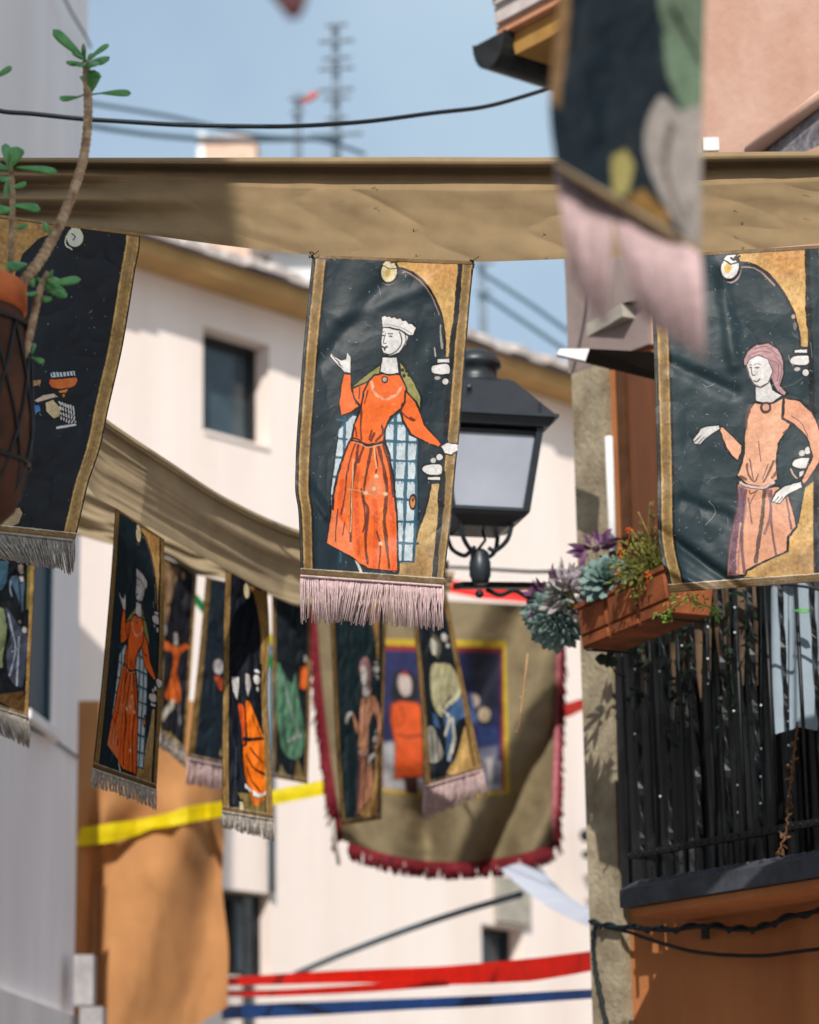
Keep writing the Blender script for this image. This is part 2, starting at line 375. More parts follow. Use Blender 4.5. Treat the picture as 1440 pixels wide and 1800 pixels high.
    c.fill(a((838, 960), (905, 1030), (935, 1100), (962, 1178), (1068, 1298), (1050, 1322), (960, 1285), (870, 1238), (826, 1160), (806, 1085), (835, 1030)), ORG, INK, 4, grain=.22)
    for q, w in (([(560, 1080), (555, 1180), (560, 1270)], 2.6), ([(690, 1180), (695, 1230), (650, 1280)], 2.6), ([(625, 1210), (610, 1270)], 2.4), ([(520, 1190), (530, 1250)], 2), ([(640, 1230), (620, 1280)], 3),
                 ([(550, 940), (545, 1010)], 1.8), ([(515, 1000), (525, 1040)], 2), ([(810, 1095), (850, 1130), (890, 1150)], 2.4), ([(820, 1040), (808, 1080)], 2.6), ([(600, 960), (580, 1040)], 1.6), ([(870, 1130), (900, 1145)], 2)):
        c.stroke(a(*q), w*1.4, (84, 30, 18), al=.9)
    c.stroke(a((495, 1262), (540, 1268), (600, 1310), (700, 1280)), 3.6, (60, 26, 20)); c.stroke(a((505, 1285), (560, 1300), (600, 1318), (690, 1300)), 2, (236, 176, 130), al=.7)
    c.stroke(a((625, 905), (640, 965), (680, 1005), (725, 1012), (780, 985), (818, 930)), 5.0, (246, 176, 140), al=.85, grain=.7)
    # neck, head, crown
    c.fill(a((692, 745), (784, 748), (800, 850), (735, 862), (676, 842)), WHT, INK, 2.4)
    c.stroke(a((684, 846), (735, 858), (800, 850)), 3, INK); c.ell(a((707, 890))[0], 6, 6.5, INK); c.ell(a((707, 888))[0], 3.6, 4, (186, 176, 168))
    c.fill(a((694, 556), (682, 640), (684, 695), (700, 735), (745, 742), (800, 722), (845, 670), (862, 612), (800, 575)), WHT, INK, 2.8)
    for q, w in (([(800, 590), (815, 640), (800, 690), (745, 730), (700, 722)], 2.0), ([(835, 600), (840, 650), (800, 725)], 1.6), ([(690, 590), (704, 588)], 2.2), ([(728, 598), (756, 600)], 2.4), ([(735, 614), (752, 616)], 2.6),
                 ([(692, 612), (702, 612)], 2.4), ([(712, 600), (700, 655), (716, 660)], 1.4), ([(694, 683), (708, 690), (722, 682)], 3), ([(706, 694), (706, 702)], 2.6), ([(862, 612), (850, 700), (800, 745)], 2.4)):
        c.stroke(a(*q), w, (34, 32, 34))
    c.fill(a((686, 492), (700, 486), (712, 480), (722, 492), (738, 486), (752, 498), (772, 490), (788, 505), (806, 498), (824, 515), (842, 512), (858, 532), (880, 532), (908, 562), (890, 612), (862, 612), (800, 575), (740, 560), (690, 558)), WHT, INK, 2.8)
    c.stroke(a((692, 545), (750, 545), (820, 566), (880, 598)), 1.4, (120, 118, 118), al=.8)
    # hands
    c.fill(a((430, 765), (462, 760), (470, 715), (492, 745), (494, 800), (494, 852), (452, 846), (410, 802), (360, 742), (366, 720), (392, 745)), WHT, INK, 2.2)
    for q in ([(375, 740), (420, 780)], [(395, 760), (430, 800)], [(415, 790), (440, 812)]): c.stroke(a(*q), 1.4, (60, 56, 56))
    c.fill(a((1060, 1312), (1100, 1288), (1172, 1298), (1172, 1340), (1128, 1368), (1085, 1358)), WHT, INK, 2.4)
    # lower capital and door knob
    c.ell(b((1054, 228))[0], 6.5, 6.5, WHT, INK); c.fill(b((945, 290), (985, 272), (1065, 275), (1068, 335), (1000, 345), (950, 325)), WHT, INK, 3, smooth=True)
    c.fill(b((975, 352), (1062, 350), (1062, 376), (975, 376)), WHT, INK, 2.4); c.ell(b((1015, 250))[0], 5, 4, (200, 198, 190))
    c.ell(b((885, 512))[0], 7.5, 14.5, INK); c.ell(b((884, 514))[0], 4.6, 10, (204, 130, 70)); c.ell(b((886, 498))[0], 2, 3.4, INK)
    c.fill(b((518, 880), (545, 905), (575, 975), (555, 970)), (206, 204, 190), None)
    hems(c); return c
def d_lady(nu, nv, seed=2):
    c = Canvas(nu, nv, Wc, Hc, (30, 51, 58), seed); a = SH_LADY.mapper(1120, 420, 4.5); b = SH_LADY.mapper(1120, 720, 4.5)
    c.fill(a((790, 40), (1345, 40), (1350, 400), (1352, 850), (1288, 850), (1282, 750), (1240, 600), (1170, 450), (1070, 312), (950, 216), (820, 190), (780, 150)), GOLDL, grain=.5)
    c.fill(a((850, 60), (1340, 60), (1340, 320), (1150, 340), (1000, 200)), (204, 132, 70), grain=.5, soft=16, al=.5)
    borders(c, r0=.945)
    c.stroke(a((1346, 40), (1352, 400), (1372, 840), (1385, 1300)), 8.5, INK, smooth=False, grain=.4); c.stroke(b((1395, -20), (1415, 600), (1410, 1330)), 8.5, INK, smooth=False, grain=.4)
    c.stroke(a((815, 190), (900, 200), (960, 222), (1070, 312), (1170, 450), (1240, 600), (1282, 750), (1288, 850)), 4.4, INK)
    c.stroke(a((830, 222), (930, 232), (1000, 280), (1090, 370)), 1.8, (196, 160, 150), al=.8)
    c.ell(a((750, 250))[0], 16, 21, (196, 160, 160)); c.ell(a((738, 232))[0], 18.5, 23, INK); c.ell(a((735, 226))[0], 14.5, 18.5, WHT); c.ell(a((718, 230))[0], 6, 9, (226, 190, 100))
    c.fill(a((680, 160), (710, 128), (800, 118), (770, 150), (800, 185), (740, 200)), WHT, INK, 2); c.stroke(a((740, 150), (770, 165), (810, 135)), 3, INK)
    c.fill(a((1240, 872), (1352, 868), (1352, 904), (1240, 906)), WHT, INK, 2.8); c.fill(a((1206, 960), (1240, 925), (1355, 918), (1360, 985), (1300, 1005), (1225, 995)), WHT, INK, 3, smooth=True)
    c.ell(a((1335, 1056))[0], 6.2, 6.6, WHT, INK); c.ell(a((1268, 1030))[0], 5, 3, (190, 180, 178)); c.ell(a((1236, 615))[0], 3, 4, (190, 160, 150)); c.ell(a((1250, 690))[0], 3, 7, (120, 110, 110))
    # gold ground
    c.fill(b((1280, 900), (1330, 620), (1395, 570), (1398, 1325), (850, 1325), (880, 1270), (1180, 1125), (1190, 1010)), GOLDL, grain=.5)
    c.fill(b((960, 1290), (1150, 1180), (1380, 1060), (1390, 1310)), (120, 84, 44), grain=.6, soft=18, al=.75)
    # capital behind the elbow
    c.ell(b((1350, 325))[0], 6, 7, WHT, INK); c.ell(b((1305, 345))[0], 5, 5, (200, 196, 188)); c.fill(b((1225, 420), (1260, 385), (1368, 380), (1370, 450), (1300, 470), (1235, 455)), WHT, INK, 3, smooth=True)
    c.fill(b((1280, 490), (1320, 480), (1325, 520), (1280, 540)), WHT, INK, 2.4); c.stroke(b((1215, 470), (1240, 520), (1265, 540)), 2.4, (200, 170, 150))
    # skirt
    c.fill(b((790, 580), (1000, 622), (1120, 600), (1205, 690), (1265, 925), (1195, 1010), (1192, 1120), (1010, 1200), (870, 1275), (856, 1312), (740, 1318), (705, 1325), (740, 1000), (800, 740)), (222, 158, 124), INK, 3.6, grain=.25)
    c.fill(b((800, 600), (850, 610), (860, 800), (800, 1310), (715, 1318), (740, 1000), (800, 740)), (112, 78, 92), None, grain=.5, soft=3)
    for q, w, k in (([(1010, 630), (985, 900), (940, 1200)], 7, (38, 32, 40)), ([(860, 640), (830, 900), (850, 1290)], 5, PLUM), ([(1060, 640), (1060, 880), (1100, 1150)], 4, PLUM), ([(1030, 620), (1060, 800), (1010, 980)], 5, (128, 86, 92)),
                   ([(1180, 690), (1220, 940)], 4, PLUM), ([(880, 700), (910, 900)], 2.4, PLUM), ([(820, 900), (790, 1290)], 3, (206, 150, 128)), ([(890, 640), (900, 665), (950, 640)], 2.2, INK), ([(940, 650), (890, 750)], 2, PLUM)):
        c.stroke(b(*q), w, k, al=.85, grain=.5)
    # tunic
    c.fill(a((930, 1292), (1000, 1305), (1070, 1298), (1160, 1250), (1260, 1270), (1290, 1290), (1240, 1420), (1200, 1500), (1120, 1620), (1105, 1750), (1115, 1905), (1000, 1965), (870, 1945), (785, 1875), (820, 1790), (845, 1690), (850, 1560), (870, 1420), (895, 1340)), PEACH, INK, 3.6, grain=.25)
    c.fill(a((930, 1330), (990, 1500), (1000, 1700), (940, 1850), (880, 1700), (900, 1450)), (232, 170, 140), None, soft=14, al=.6)
    c.fill(a((1160, 1250), (1290, 1275), (1385, 1370), (1440, 1480), (1462, 1600), (1450, 1770), (1320, 1955), (1298, 1912), (1385, 1720), (1345, 1570), (1235, 1465), (1150, 1420)), (228, 162, 128), INK, 4, grain=.25)
    for q, w in (([(1150, 1405), (1190, 1450), (1230, 1462)], 3), ([(1200, 1500), (1160, 1535)], 3.4), ([(1220, 1400), (1300, 1460), (1350, 1560)], 1.8), ([(870, 1780), (880, 1860), (930, 1920), (960, 1860)], 3.2), ([(1080, 1760), (1040, 1850), (1000, 1920)], 4),
                 ([(1105, 1840), (1070, 1890)], 4), ([(820, 1880), (860, 1900)], 5), ([(960, 1600), (980, 1760)], 1.6), ([(890, 1740), (920, 1900)], 2), ([(1040, 1780), (990, 1900)], 2)):
        c.stroke(a(*q), w, (80, 48, 48), al=.85, grain=.5)
    c.stroke(a((820, 1930), (870, 1955), (1000, 1968), (1075, 1925)), 4.6, (214, 190, 184)); c.stroke(a((820, 1942), (870, 1966), (1000, 1980), (1060, 1945)), 1.4, PLUM)
    # forearm and hand
    c.fill(b((645, 140), (680, 135), (740, 192), (832, 282), (828, 340), (800, 412), (745, 368), (700, 300)), PEACH, INK, 3.2)
    c.fill(b((442, 240), (500, 150), (560, 128), (650, 120), (660, 155), (600, 190), (550, 225), (500, 280), (452, 270)), WHT, INK, 2.4)
    for q in ([(450, 262), (505, 205)], [(475, 275), (530, 215)], [(497, 278), (548, 222)]): c.stroke(b(*q), 1.8, (70, 54, 56))
    c.fill(b((1062, 728), (1095, 655), (1170, 600), (1300, 568), (1312, 618), (1230, 655), (1180, 680), (1130, 745)), WHT, INK, 2.4)
    for q in ([(1080, 735), (1120, 690)], [(1105, 745), (1150, 690)]): c.stroke(b(*q), 1.8, (70, 54, 56))
    # head
    c.fill(a((845, 1010), (840, 950), (875, 880), (945, 830), (1040, 820), (1120, 868), (1162, 960), (1164, 1060), (1135, 1160), (1190, 1215), (1160, 1250), (1100, 1200), (1060, 1110), (1000, 1000), (920, 980)), (186, 144, 146), INK, 3.2, grain=.4)
    for q in ([(880, 930), (960, 890), (1060, 900)], [(930, 870), (1020, 850), (1110, 920)], [(1060, 960), (1120, 1000), (1110, 1120)], [(1090, 930), (1145, 1010), (1120, 1150)], [(1050, 990), (1090, 1060)]): c.stroke(a(*q), 1.6, (128, 84, 92), al=.8)
    c.fill(a((936, 1150), (1050, 1120), (1076, 1195), (1155, 1240), (1070, 1296), (1000, 1300), (936, 1280)), WHT, INK, 2.6)
    c.fill(a((866, 1000), (885, 955), (960, 918), (1035, 950), (1074, 1050), (1040, 1140), (975, 1172), (925, 1150), (890, 1090)), WHT, (110, 80, 80), 2)
    for q, w in (([(884, 1003), (895, 994), (907, 998)], 1.2), ([(930, 998), (950, 988), (974, 996)], 1.2), ([(934, 1020), (948, 1013), (964, 1019)], 1.6), ([(940, 1022), (956, 1024)], 1.6), ([(888, 1020), (898, 1014), (907, 1020)], 1.6), ([(900, 1010), (912, 1075), (935, 1075)], 1.6), ([(925, 1125), (950, 1128), (970, 1108)], 2.2),
                 ([(930, 1160), (980, 1176), (1035, 1145)], 2.4)): c.stroke(a(*q), w, (70, 44, 50))
    c.stroke(a((930, 1288), (1000, 1304), (1070, 1298), (1155, 1245)), 3.2, INK); c.ell(a((1018, 1335))[0], 9.5, 10, (80, 40, 34)); c.ell(a((1018, 1332))[0], 5.6, 6, (206, 160, 140))
    hems(c, True, True); return c
def d_cup(nu, nv, seed=3):
    c = Canvas(nu, nv, Wc, Hc, (22, 28, 38), seed); a = SH_CUP.mapper(0, 350, 2.647)
    c.fill(a((-200, 0), (250, 60), (250, 160), (180, 190), (110, 260), (60, 400), (-20, 600), (-200, 600)), GOLD, INK, 4, grain=.6)
    borders(c)
    c.ell(a((345, 190))[0], 19, 24, INK); c.ell(a((350, 178))[0], 14, 17, CREAM); c.stroke(a((310, 170), (305, 210), (335, 235)), 2, CREAM); c.stroke(a((335, 135), (365, 130), (375, 150)), 3, CREAM); c.stroke(a((335, 160), (350, 175), (340, 190)), 2.4, INK)
    z = lambda *p: SH_CUP.mapper(0, 440, 3.6)(*p)
    c.fill(z((380, 860), (428, 860), (414, 935), (394, 935)), (206, 96, 40), INK, 3)
    c.fill(z((316, 770), (480, 756), (484, 800), (318, 812)), (170, 184, 206), INK, 3); 
    for x in range(330, 480, 22): c.stroke(z((x, 770), (x+6, 796)), 1.6, INK, smooth=False)
    c.fill(z((304, 842), (312, 812), (400, 806), (488, 796), (500, 826), (480, 858), (430, 882), (375, 886), (326, 872)), (232, 90, 34), INK, 3.4, grain=.5); c.fill(z((365, 885), (440, 872), (420, 905), (370, 905)), (214, 120, 50), INK, 2.4)
    c.fill(z((210, 950), (270, 915), (340, 900), (380, 930), (320, 940), (240, 965)), (196, 166, 150), INK, 2.4); c.fill(z((285, 960), (340, 940), (385, 1000), (380, 1050), (340, 1070), (290, 1020)), (198, 168, 130), INK, 2.6, grain=.5)
    c.fill(z((345, 920), (400, 950), (440, 955), (480, 1020), (480, 1080), (430, 1105), (360, 1075), (400, 1040), (385, 980)), INK)
    for i in range(6):
        for j in range(4): c.stroke(z((375+i*18+j*4, 960+i*6+j*32), (388+i*16, 978+i*7+j*30)), 2.6, (214, 198, 196), smooth=False)
    c.fill(z((350, 1115), (480, 1092), (490, 1110), (355, 1135)), (208, 186, 186), INK, 2); c.fill(z((210, 980), (250, 975), (262, 1020), (225, 1035)), (60, 110, 170), INK, 2); c.fill(z((185, 820), (265, 815), (260, 850), (190, 870)), (160, 120, 84), INK, 3, grain=.8)
    c.fill(a((-50, 1505), (10, 1490), (50, 1440), (95, 1430), (110, 1460), (90, 1510), (40, 1535)), (150, 130, 100), INK, 3)
    c.flecks(120, 5); hems(c); return c
def d_plain(nu, nv, sh, base, parts, seed, bord=True, bw=.09):
    """other prints: arch, borders and a draped figure from polygons given in photo pixels"""
    c = Canvas(nu, nv, Wc, Hc, base, seed); m = sh.mapper(0, 0, 1)
    for kind, pts, col, *r in parts:
        if kind == 'f': c.fill(m(*pts), col, r[0] if r else INK, 5, grain=.35, smooth=len(pts) > 5)
        elif kind == 'F': c.fill(np.array(pts)*[Wc, Hc], col, INK, 5, grain=.4)
        elif kind == 's': c.stroke(m(*pts), r[0], col, grain=.3)
        elif kind == 'e': c.ell(m(pts[0])[0], r[0], r[1], col, INK, 5)
    if bord: borders(c, l1=bw+.03, r0=1-bw-.03)
    hems(c); return c
# ------------------------------------------------------------------ materials used
M_PRINT = mat('printed_vinyl', (255, 255, 255), rough=.5, var=.12, scale=30, bump=.25, bscale=260, bdist=.0008, attr=True, crinkle=.34, spec=.28)
M_PRINT2 = mat('printed_matt_vinyl', (255, 255, 255), rough=.65, var=.14, scale=20, bump=.2, bscale=200, bdist=.001, attr=True, crinkle=.2, spec=.1)
M_PRINTC = mat('printed_cloth', (255, 255, 255), rough=.8, var=.15, scale=12, bump=.3, bscale=300, bdist=.001, attr=True, crinkle=.3)
M_FRINGE = mat('pale_pink_thread', (205, 178, 178), rough=.7, var=.22, scale=70, bump=.1)
M_FRINGEG = mat('grey_thread', (176, 168, 158), rough=.7, var=.3, scale=60, bump=.1)
M_REDFR = mat('crimson_thread', (126, 18, 34), rough=.7, var=.4, scale=30, bump=.2)
M_PINKTRIM = mat('dusty_pink_trim', (190, 110, 118), rough=.8, var=.35, scale=40)
M_CLOTH = mat('khaki_cloth', (144, 122, 90), rough=.9, var=.13, scale=9, bump=.35, bscale=420, bdist=.0006, crinkle=.12, translucent=.06, sheen=.1)
M_CLOTH2 = mat('khaki_cloth_far', (166, 148, 118), rough=.9, var=.15, scale=7, bump=.3, bscale=300, bdist=.001, translucent=.15)
M_TAN = mat('orange_tan_cloth', (176, 126, 80), rough=.9, var=.12, scale=3, bump=.3, bscale=200, bdist=.002)
M_YEL = mat('yellow_ribbon', (236, 216, 12), rough=.6, var=.12, scale=14, translucent=.2)
M_RED = mat('red_ribbon', (238, 28, 6), rough=.55, var=.15, scale=10, translucent=.2)
M_BLUE = mat('blue_ribbon', (16, 66, 128), rough=.55, var=.2, scale=10)
M_GREEN = mat('green_ribbon', (14, 128, 66), rough=.6, var=.2, scale=10)
M_THREAD = mat('black_thread', (20, 18, 16), rough=.8)
M_CABLE = mat('dark_cable_sheath', (14, 30, 38), rough=.5, var=.2, scale=30)
M_CABLEG = mat('weathered_grey_cable', (78, 102, 116), rough=.7, var=.2, scale=20)
M_IRON = mat('black_wrought_iron', (24, 27, 30), rough=.45, var=.3, scale=30, bump=.3, bscale=90, metal=.3, spec=.5)
M_LAMP = mat('dark_grey_lamp_paint', (33, 43, 51), rough=.42, var=.2, scale=14, bump=.15, bscale=60, spec=.5)
M_GLASS = mat('frosted_lamp_glass', (168, 174, 188), rough=.18, var=.12, scale=3, bump=.03, spec=.7)
M_WALLH = mat('cream_render', (243, 231, 223), rough=.92, var=.05, scale=1.3, col2=(229, 212, 202), streak=True, bump=.3, bscale=9, bdist=.01)
M_SOFF = mat('ochre_plaster_soffit', (196, 158, 104), rough=.9, var=.15, scale=3)
M_TILE = mat('weathered_roof_tile', (206, 196, 192), rough=.9, var=.3, scale=5, col2=(160, 146, 138), bump=.4, bscale=20)
M_TILEO = mat('orange_roof_tile', (214, 154, 118), rough=.9, var=.25, scale=5, bump=.4, bscale=20)
M_GREYW = mat('grey_white_plaster', (244, 240, 240), rough=.93, var=.12, scale=2.2, col2=(226, 221, 222), streak=True, bump=.35, bscale=14, bdist=.008)
M_STONE = mat('rough_render_pillar', (168, 158, 134), rough=.95, var=.3, scale=6, col2=(120, 108, 88), bump=.8, bscale=45, bdist=.01)
M_BROWN = mat('terracotta_brown_render', (188, 124, 76), rough=.93, var=.25, scale=2.2, col2=(152, 94, 56), bump=.4, bscale=22, bdist=.008, streak=True)
M_SALM = mat('salmon_render', (212, 176, 158), rough=.93, var=.10, scale=3, col2=(196, 152, 132), bump=.5, bscale=18, bdist=.008)
M_OCHRE = mat('ochre_render', (176, 134, 72), rough=.93, var=.2, scale=6, bump=.5, bscale=30)
M_SLAB = mat('dark_slate_slab', (66, 70, 78), rough=.7, var=.3, scale=14, bump=.5, bscale=40, bdist=.006)
M_CONC = mat('pale_concrete', (176, 170, 158), rough=.92, var=.18, scale=8, bump=.4, bscale=40)
M_WOOD = mat('brown_painted_wood', (92, 58, 34), rough=.7, var=.3, scale=10, bump=.3)
M_DARK = mat('dark_room_interior', (14, 16, 17), rough=.8, var=.3, scale=4)
M_WINGL = mat('dark_window_glass', (62, 78, 86), rough=.12, var=.35, scale=3, bump=.03, spec=.6)
M_TEALP = mat('teal_painted_shutter', (34, 66, 82), rough=.55, var=.25, scale=5, bump=.2, streak=True)
M_WFRAME = mat('brown_window_frame', (40, 40, 42), rough=.5, var=.2)
M_PIPE = mat('white_painted_pipe', (226, 224, 222), rough=.5, var=.1, scale=10)
M_GUTTER = mat('dark_zinc_gutter', (56, 60, 62), rough=.5, var=.3, scale=12, metal=.4)
M_TERRA = mat('terracotta', (206, 112, 62), rough=.85, var=.2, scale=12, col2=(166, 82, 44), bump=.3, bscale=60)
M_TERRAP = mat('weathered_terracotta', (156, 86, 48), rough=.9, var=.3, scale=9, col2=(96, 56, 34), bump=.4, bscale=60)
M_TERRAD = mat('shaded_terracotta', (92, 56, 38), rough=.9, var=.35, scale=9, col2=(54, 34, 25), bump=.4, bscale=50)  # pot body only: its shade is put into the colour, the rim stays bright
M_LEAF = mat('glossy_green_leaf', (98, 166, 84), rough=.35, var=.3, scale=24, col2=(52, 112, 54), bump=.1, spec=.5)
M_LEAFB = mat('blue_green_succulent', (126, 150, 142), rough=.65, var=.25, scale=22, col2=(66, 94, 92))
M_LEAFP = mat('purple_leaf', (128, 84, 124), rough=.55, var=.4, scale=30, col2=(70, 36, 70))
M_LEAFV = mat('silver_striped_leaf', (170, 176, 160), rough=.5, var=.35, scale=60, col2=(116, 84, 120))
M_LEAFO = mat('olive_moss_leaf', (124, 122, 50), rough=.7, var=.4, scale=40, col2=(66, 74, 30))
M_FLOW = mat('orange_flower', (236, 96, 30), rough=.6, var=.25, scale=60)
M_STEM = mat('ringed_pale_bark', (200, 172, 140), rough=.85, var=.4, scale=40, col2=(112, 84, 62), bump=.6, bscale=130)
M_IVY = mat('dark_ivy_leaf', (28, 52, 34), rough=.5, var=.4, scale=20)
M_CURT = mat('black_strip_curtain', (18, 26, 28), rough=.4, var=.5, scale=9, col2=(5, 6, 7), bump=.2, spec=.6)
M_CURTB = mat('brown_strip_curtain', (112, 92, 72), rough=.4, var=.4, scale=9, col2=(52, 40, 30), spec=.5)
M_LINEN = mat('pale_blue_linen', (150, 166, 178), rough=.85, var=.12, scale=6)
M_BEAD = mat('clear_bead', (225, 232, 235), rough=.1, var=.05, spec=.8)
M_VINE = mat('dry_vine', (122, 88, 60), rough=.85, var=.4, scale=40)
M_AWN = mat('pale_blue_awning', (206, 212, 226), rough=.8, var=.08, scale=5, translucent=.25)
M_GROUND = mat('cobbled_street', (176, 166, 154), rough=.9, var=.3, scale=3, bump=.5, bscale=12)
M_MAST = mat('galvanised_mast', (120, 134, 148), rough=.6)
M_ANTR = mat('red_antenna_tip', (190, 90, 80), rough=.6)
M_WHITE = mat('white_plaster_far', (226, 226, 226), rough=.9, var=.08, scale=2)
M_BROWNCL = mat('brown_hem_cloth', (84, 52, 52), rough=.9)

# ------------------------------------------------------------------ hanging cloth builders
def banner(name, label, sh, YL, YR, cv, group, fringe=None, amp=.006, seed=0, fold=None, m=None, freq=(3, 5), sag=0.0, creases=(), curl=0.0, ties=()):
    nu, nv = cv.nu, cv.nv
    u, v = np.meshgrid(np.linspace(0, 1, nu), np.linspace(0, 1, nv))
    px, py = sh.pt(u, v); py = py+sag*4*u*(1-u)*(v**2)
    yl = np.interp(v, np.linspace(0, 1, len(YL)), YL); yr = np.interp(v, np.linspace(0, 1, len(YR)), YR)
    Y = yl+(yr-yl)*u
    w = fbm(u*freq[0], v*freq[1], seed, 3)*2
    rg = 1-np.abs(fbm(u*freq[0]*1.3+w*.4, v*freq[1]*1.1, seed+4, 3))*5
    Y = Y+amp*w+amp*.8*np.clip(rg, -1, 1)*sst(0, .1, v)
    if fold is not None:
        a, b, k = fold; a = np.array(a, float); b = np.array(b, float); d = nrm(b-a)
        s = (py-a[1])*d[0]-(px-a[0])*d[1]; s = s*sst(a[1]-70, a[1]+10, py)
        Y = Y-k*np.clip(s, 0, None)*sst(-4, 8, s)
    for a, b, k, wd in creases:                        # soft folds along a line
        a = np.array(a, float); b = np.array(b, float); d = b-a; t_ = np.clip(((px-a[0])*d[0]+(py-a[1])*d[1])/(d @ d), 0, 1)
        Y = Y+k*np.exp(-((px-a[0]-t_*d[0])**2+(py-a[1]-t_*d[1])**2)/wd**2)
    Y = Y-curl*sst(.13, 0, u)*sst(.62, .85, v)
    P = at(px, py, Y); cv.c = cv.c*(1+.07*np.random.default_rng(seed).normal(0, 1, cv.c.shape[:2]))[..., None]
    o = gridobj(name, P, m or M_PRINT, None, np.clip(cv.c, .002, 1)*.74, True)
    tag(o, label, 'banner', group)
    for tx, ty in ties:                                # knots of black thread at the upper corners
        c = at(tx, ty, Y0-.012); rt = np.random.default_rng(int(tx)); mb = MB()
        mb.tube(crv(c+rt.normal(0, .005, (7, 3)), 8), .0016, 5); mb.tube(crv([c, c+[.006, -.004, -.012], c+[.004, -.004, -.026]], 6), .0012, 5); mb.tube(crv([c, c+[.012, -.004, .004], c+[.02, -.004, .012]], 6), .0012, 5)
        mb.build('tie', M_THREAD, o, True)
    if fringe:
        mf, bot, n, r, gap = fringe                 # bot: fringe lower edge in photo pixels, left to right
        f = MB(); rg_ = np.random.default_rng(seed+77); B = crv(bot, 20) if len(bot) > 2 else np.array(bot, float)
        bu = np.linspace(0, 1, len(B)); clump = rg_.uniform(-1, 1, 60)
        for i in range(n):
            t = min(1, max(0, (i+rg_.uniform(-.4, .4))/(n-1))); j = t*(nu-1); j0 = int(min(nu-2, j))
            top = P[-1, j0]+(P[-1, j0+1]-P[-1, j0])*(j-j0); yy = Y[-1, j0]
            cl = clump[int(t*40)]; tb = min(1.01, max(-.01, t+rg_.normal(0, .006)+.008*cl))
            bx = np.interp(tb, bu, B[:, 0]); by = np.interp(tb, bu, B[:, 1])
            e = at(bx, by, yy+rg_.normal(0, .012)-.02*cl*0)
            ln = 1+rg_.normal(0, .03)+(.06*cl if gap else 0)-(rg_.random() < .05)*.2
            e = top+(e-top)*ln; e0 = top+(e-top)*.5+rg_.normal(0, .003, 3)
            f.tube([top+[0, 0, .004], top+(e-top)*.25+rg_.normal(0, .0012, 3), e0, e+rg_.normal(0, .002, 3)], [r, r*1.1, r, r*.8], 4)
        # woven heading
        f.tube(P[-1, ::max(1, nu//60)]+np.array([0, -.004, .0]), r*2.0, 6)
        f.build('fringe', mf, o, smooth=True)
    return o
def strip(name, label, top, bot, Yt, m, cat, group=None, nu=260, nv=60, prof=None, amp=.02, seed=0, freq=(2.2, 9), kind=0):
    T = crv(top, 20); B = crv(bot, 20); tt = np.linspace(0, 1, nu)
    def rs(C):
        d = np.concatenate([[0], np.cumsum(np.linalg.norm(np.diff(C, axis=0), axis=1))]); d /= d[-1]
        return np.interp(tt, d, C[:, 0]), np.interp(tt, d, C[:, 1])
    tx, ty = rs(T); bx, by = rs(B); u, v = np.meshgrid(tt, np.linspace(0, 1, nv))
    px = tx+(bx-tx)*v; py = ty+(by-ty)*v
    Y = np.interp(u, np.linspace(0, 1, len(Yt)), Yt)
    Y = Y+amp*2*(fbm(u*freq[0], v*freq[1], seed, 3) if not kind else .55*fbm(u*7+v*1.2, v*1.6, seed, 3)+.35*(1-np.abs(fbm(u*10-v*2.2, v*2.0+u*2, seed+3, 2))*6))*sst(.1, .25, v)
    if kind:                                        # gathers fanning out of the left end
        g = 1-sst(.02, .34, u)
        Y = Y+g*.05*np.sin(v*15+u*14)*sst(.12, .3, v)
    if prof is not None: Y = Y+np.interp(v, prof[0], prof[1])
    P = at(px, py, Y); o = gridobj(name, P, m, None, None, True); tag(o, label, cat, group); return o, P
def ribbon(name, label, mid, w, Y, m, group, seed=0, twist=.6, cat='ribbon'):
    """a flat fabric ribbon, slightly twisting and fluttering along its run"""
    C = crv(mid, 16); n = len(C); Yv = np.interp(np.linspace(0, 1, n), np.linspace(0, 1, len(Y)), Y); ww = np.interp(np.linspace(0, 1, n), np.linspace(0, 1, len(w)), w)
    t = np.linspace(0, 1, n); P0 = at(C[:, 0], C[:, 1], Yv); sc = Yv/FPX
    k = 9; rows = []
    for j in range(k):
        q = j/(k-1)-.5; tw = twist*fbm(t*4, t*0+.3, seed, 2)*2
        dz = np.cos(tw)*q*ww*sc; dy = np.sin(tw)*q*ww*sc+.02*np.sin(q*7+t*9+seed)*ww*sc
        rows.append(P0+np.stack([0*dz, dy, dz+.10*ww*sc*fbm(t*6, t*0+q, seed+2, 2)], -1))
    o = gridobj(name, np.stack(rows, 0), m, None, None, True); tag(o, label, cat, group); return o
def cable(name, label, mid, r, Y, m, group=None, n=14, seed=0):
    C = crv(mid, n); Yv = np.interp(np.linspace(0, 1, len(C)), np.linspace(0, 1, len(Y)), Y)
    P = at(C[:, 0], C[:, 1], Yv); P[:, 2] += .004*fbm(np.linspace(0, 9, len(C)), np.zeros(len(C)), seed, 2)
    o = MB().tube(P, r, 8).build(name, m, None, True); tag(o, label, 'cable', group); return o

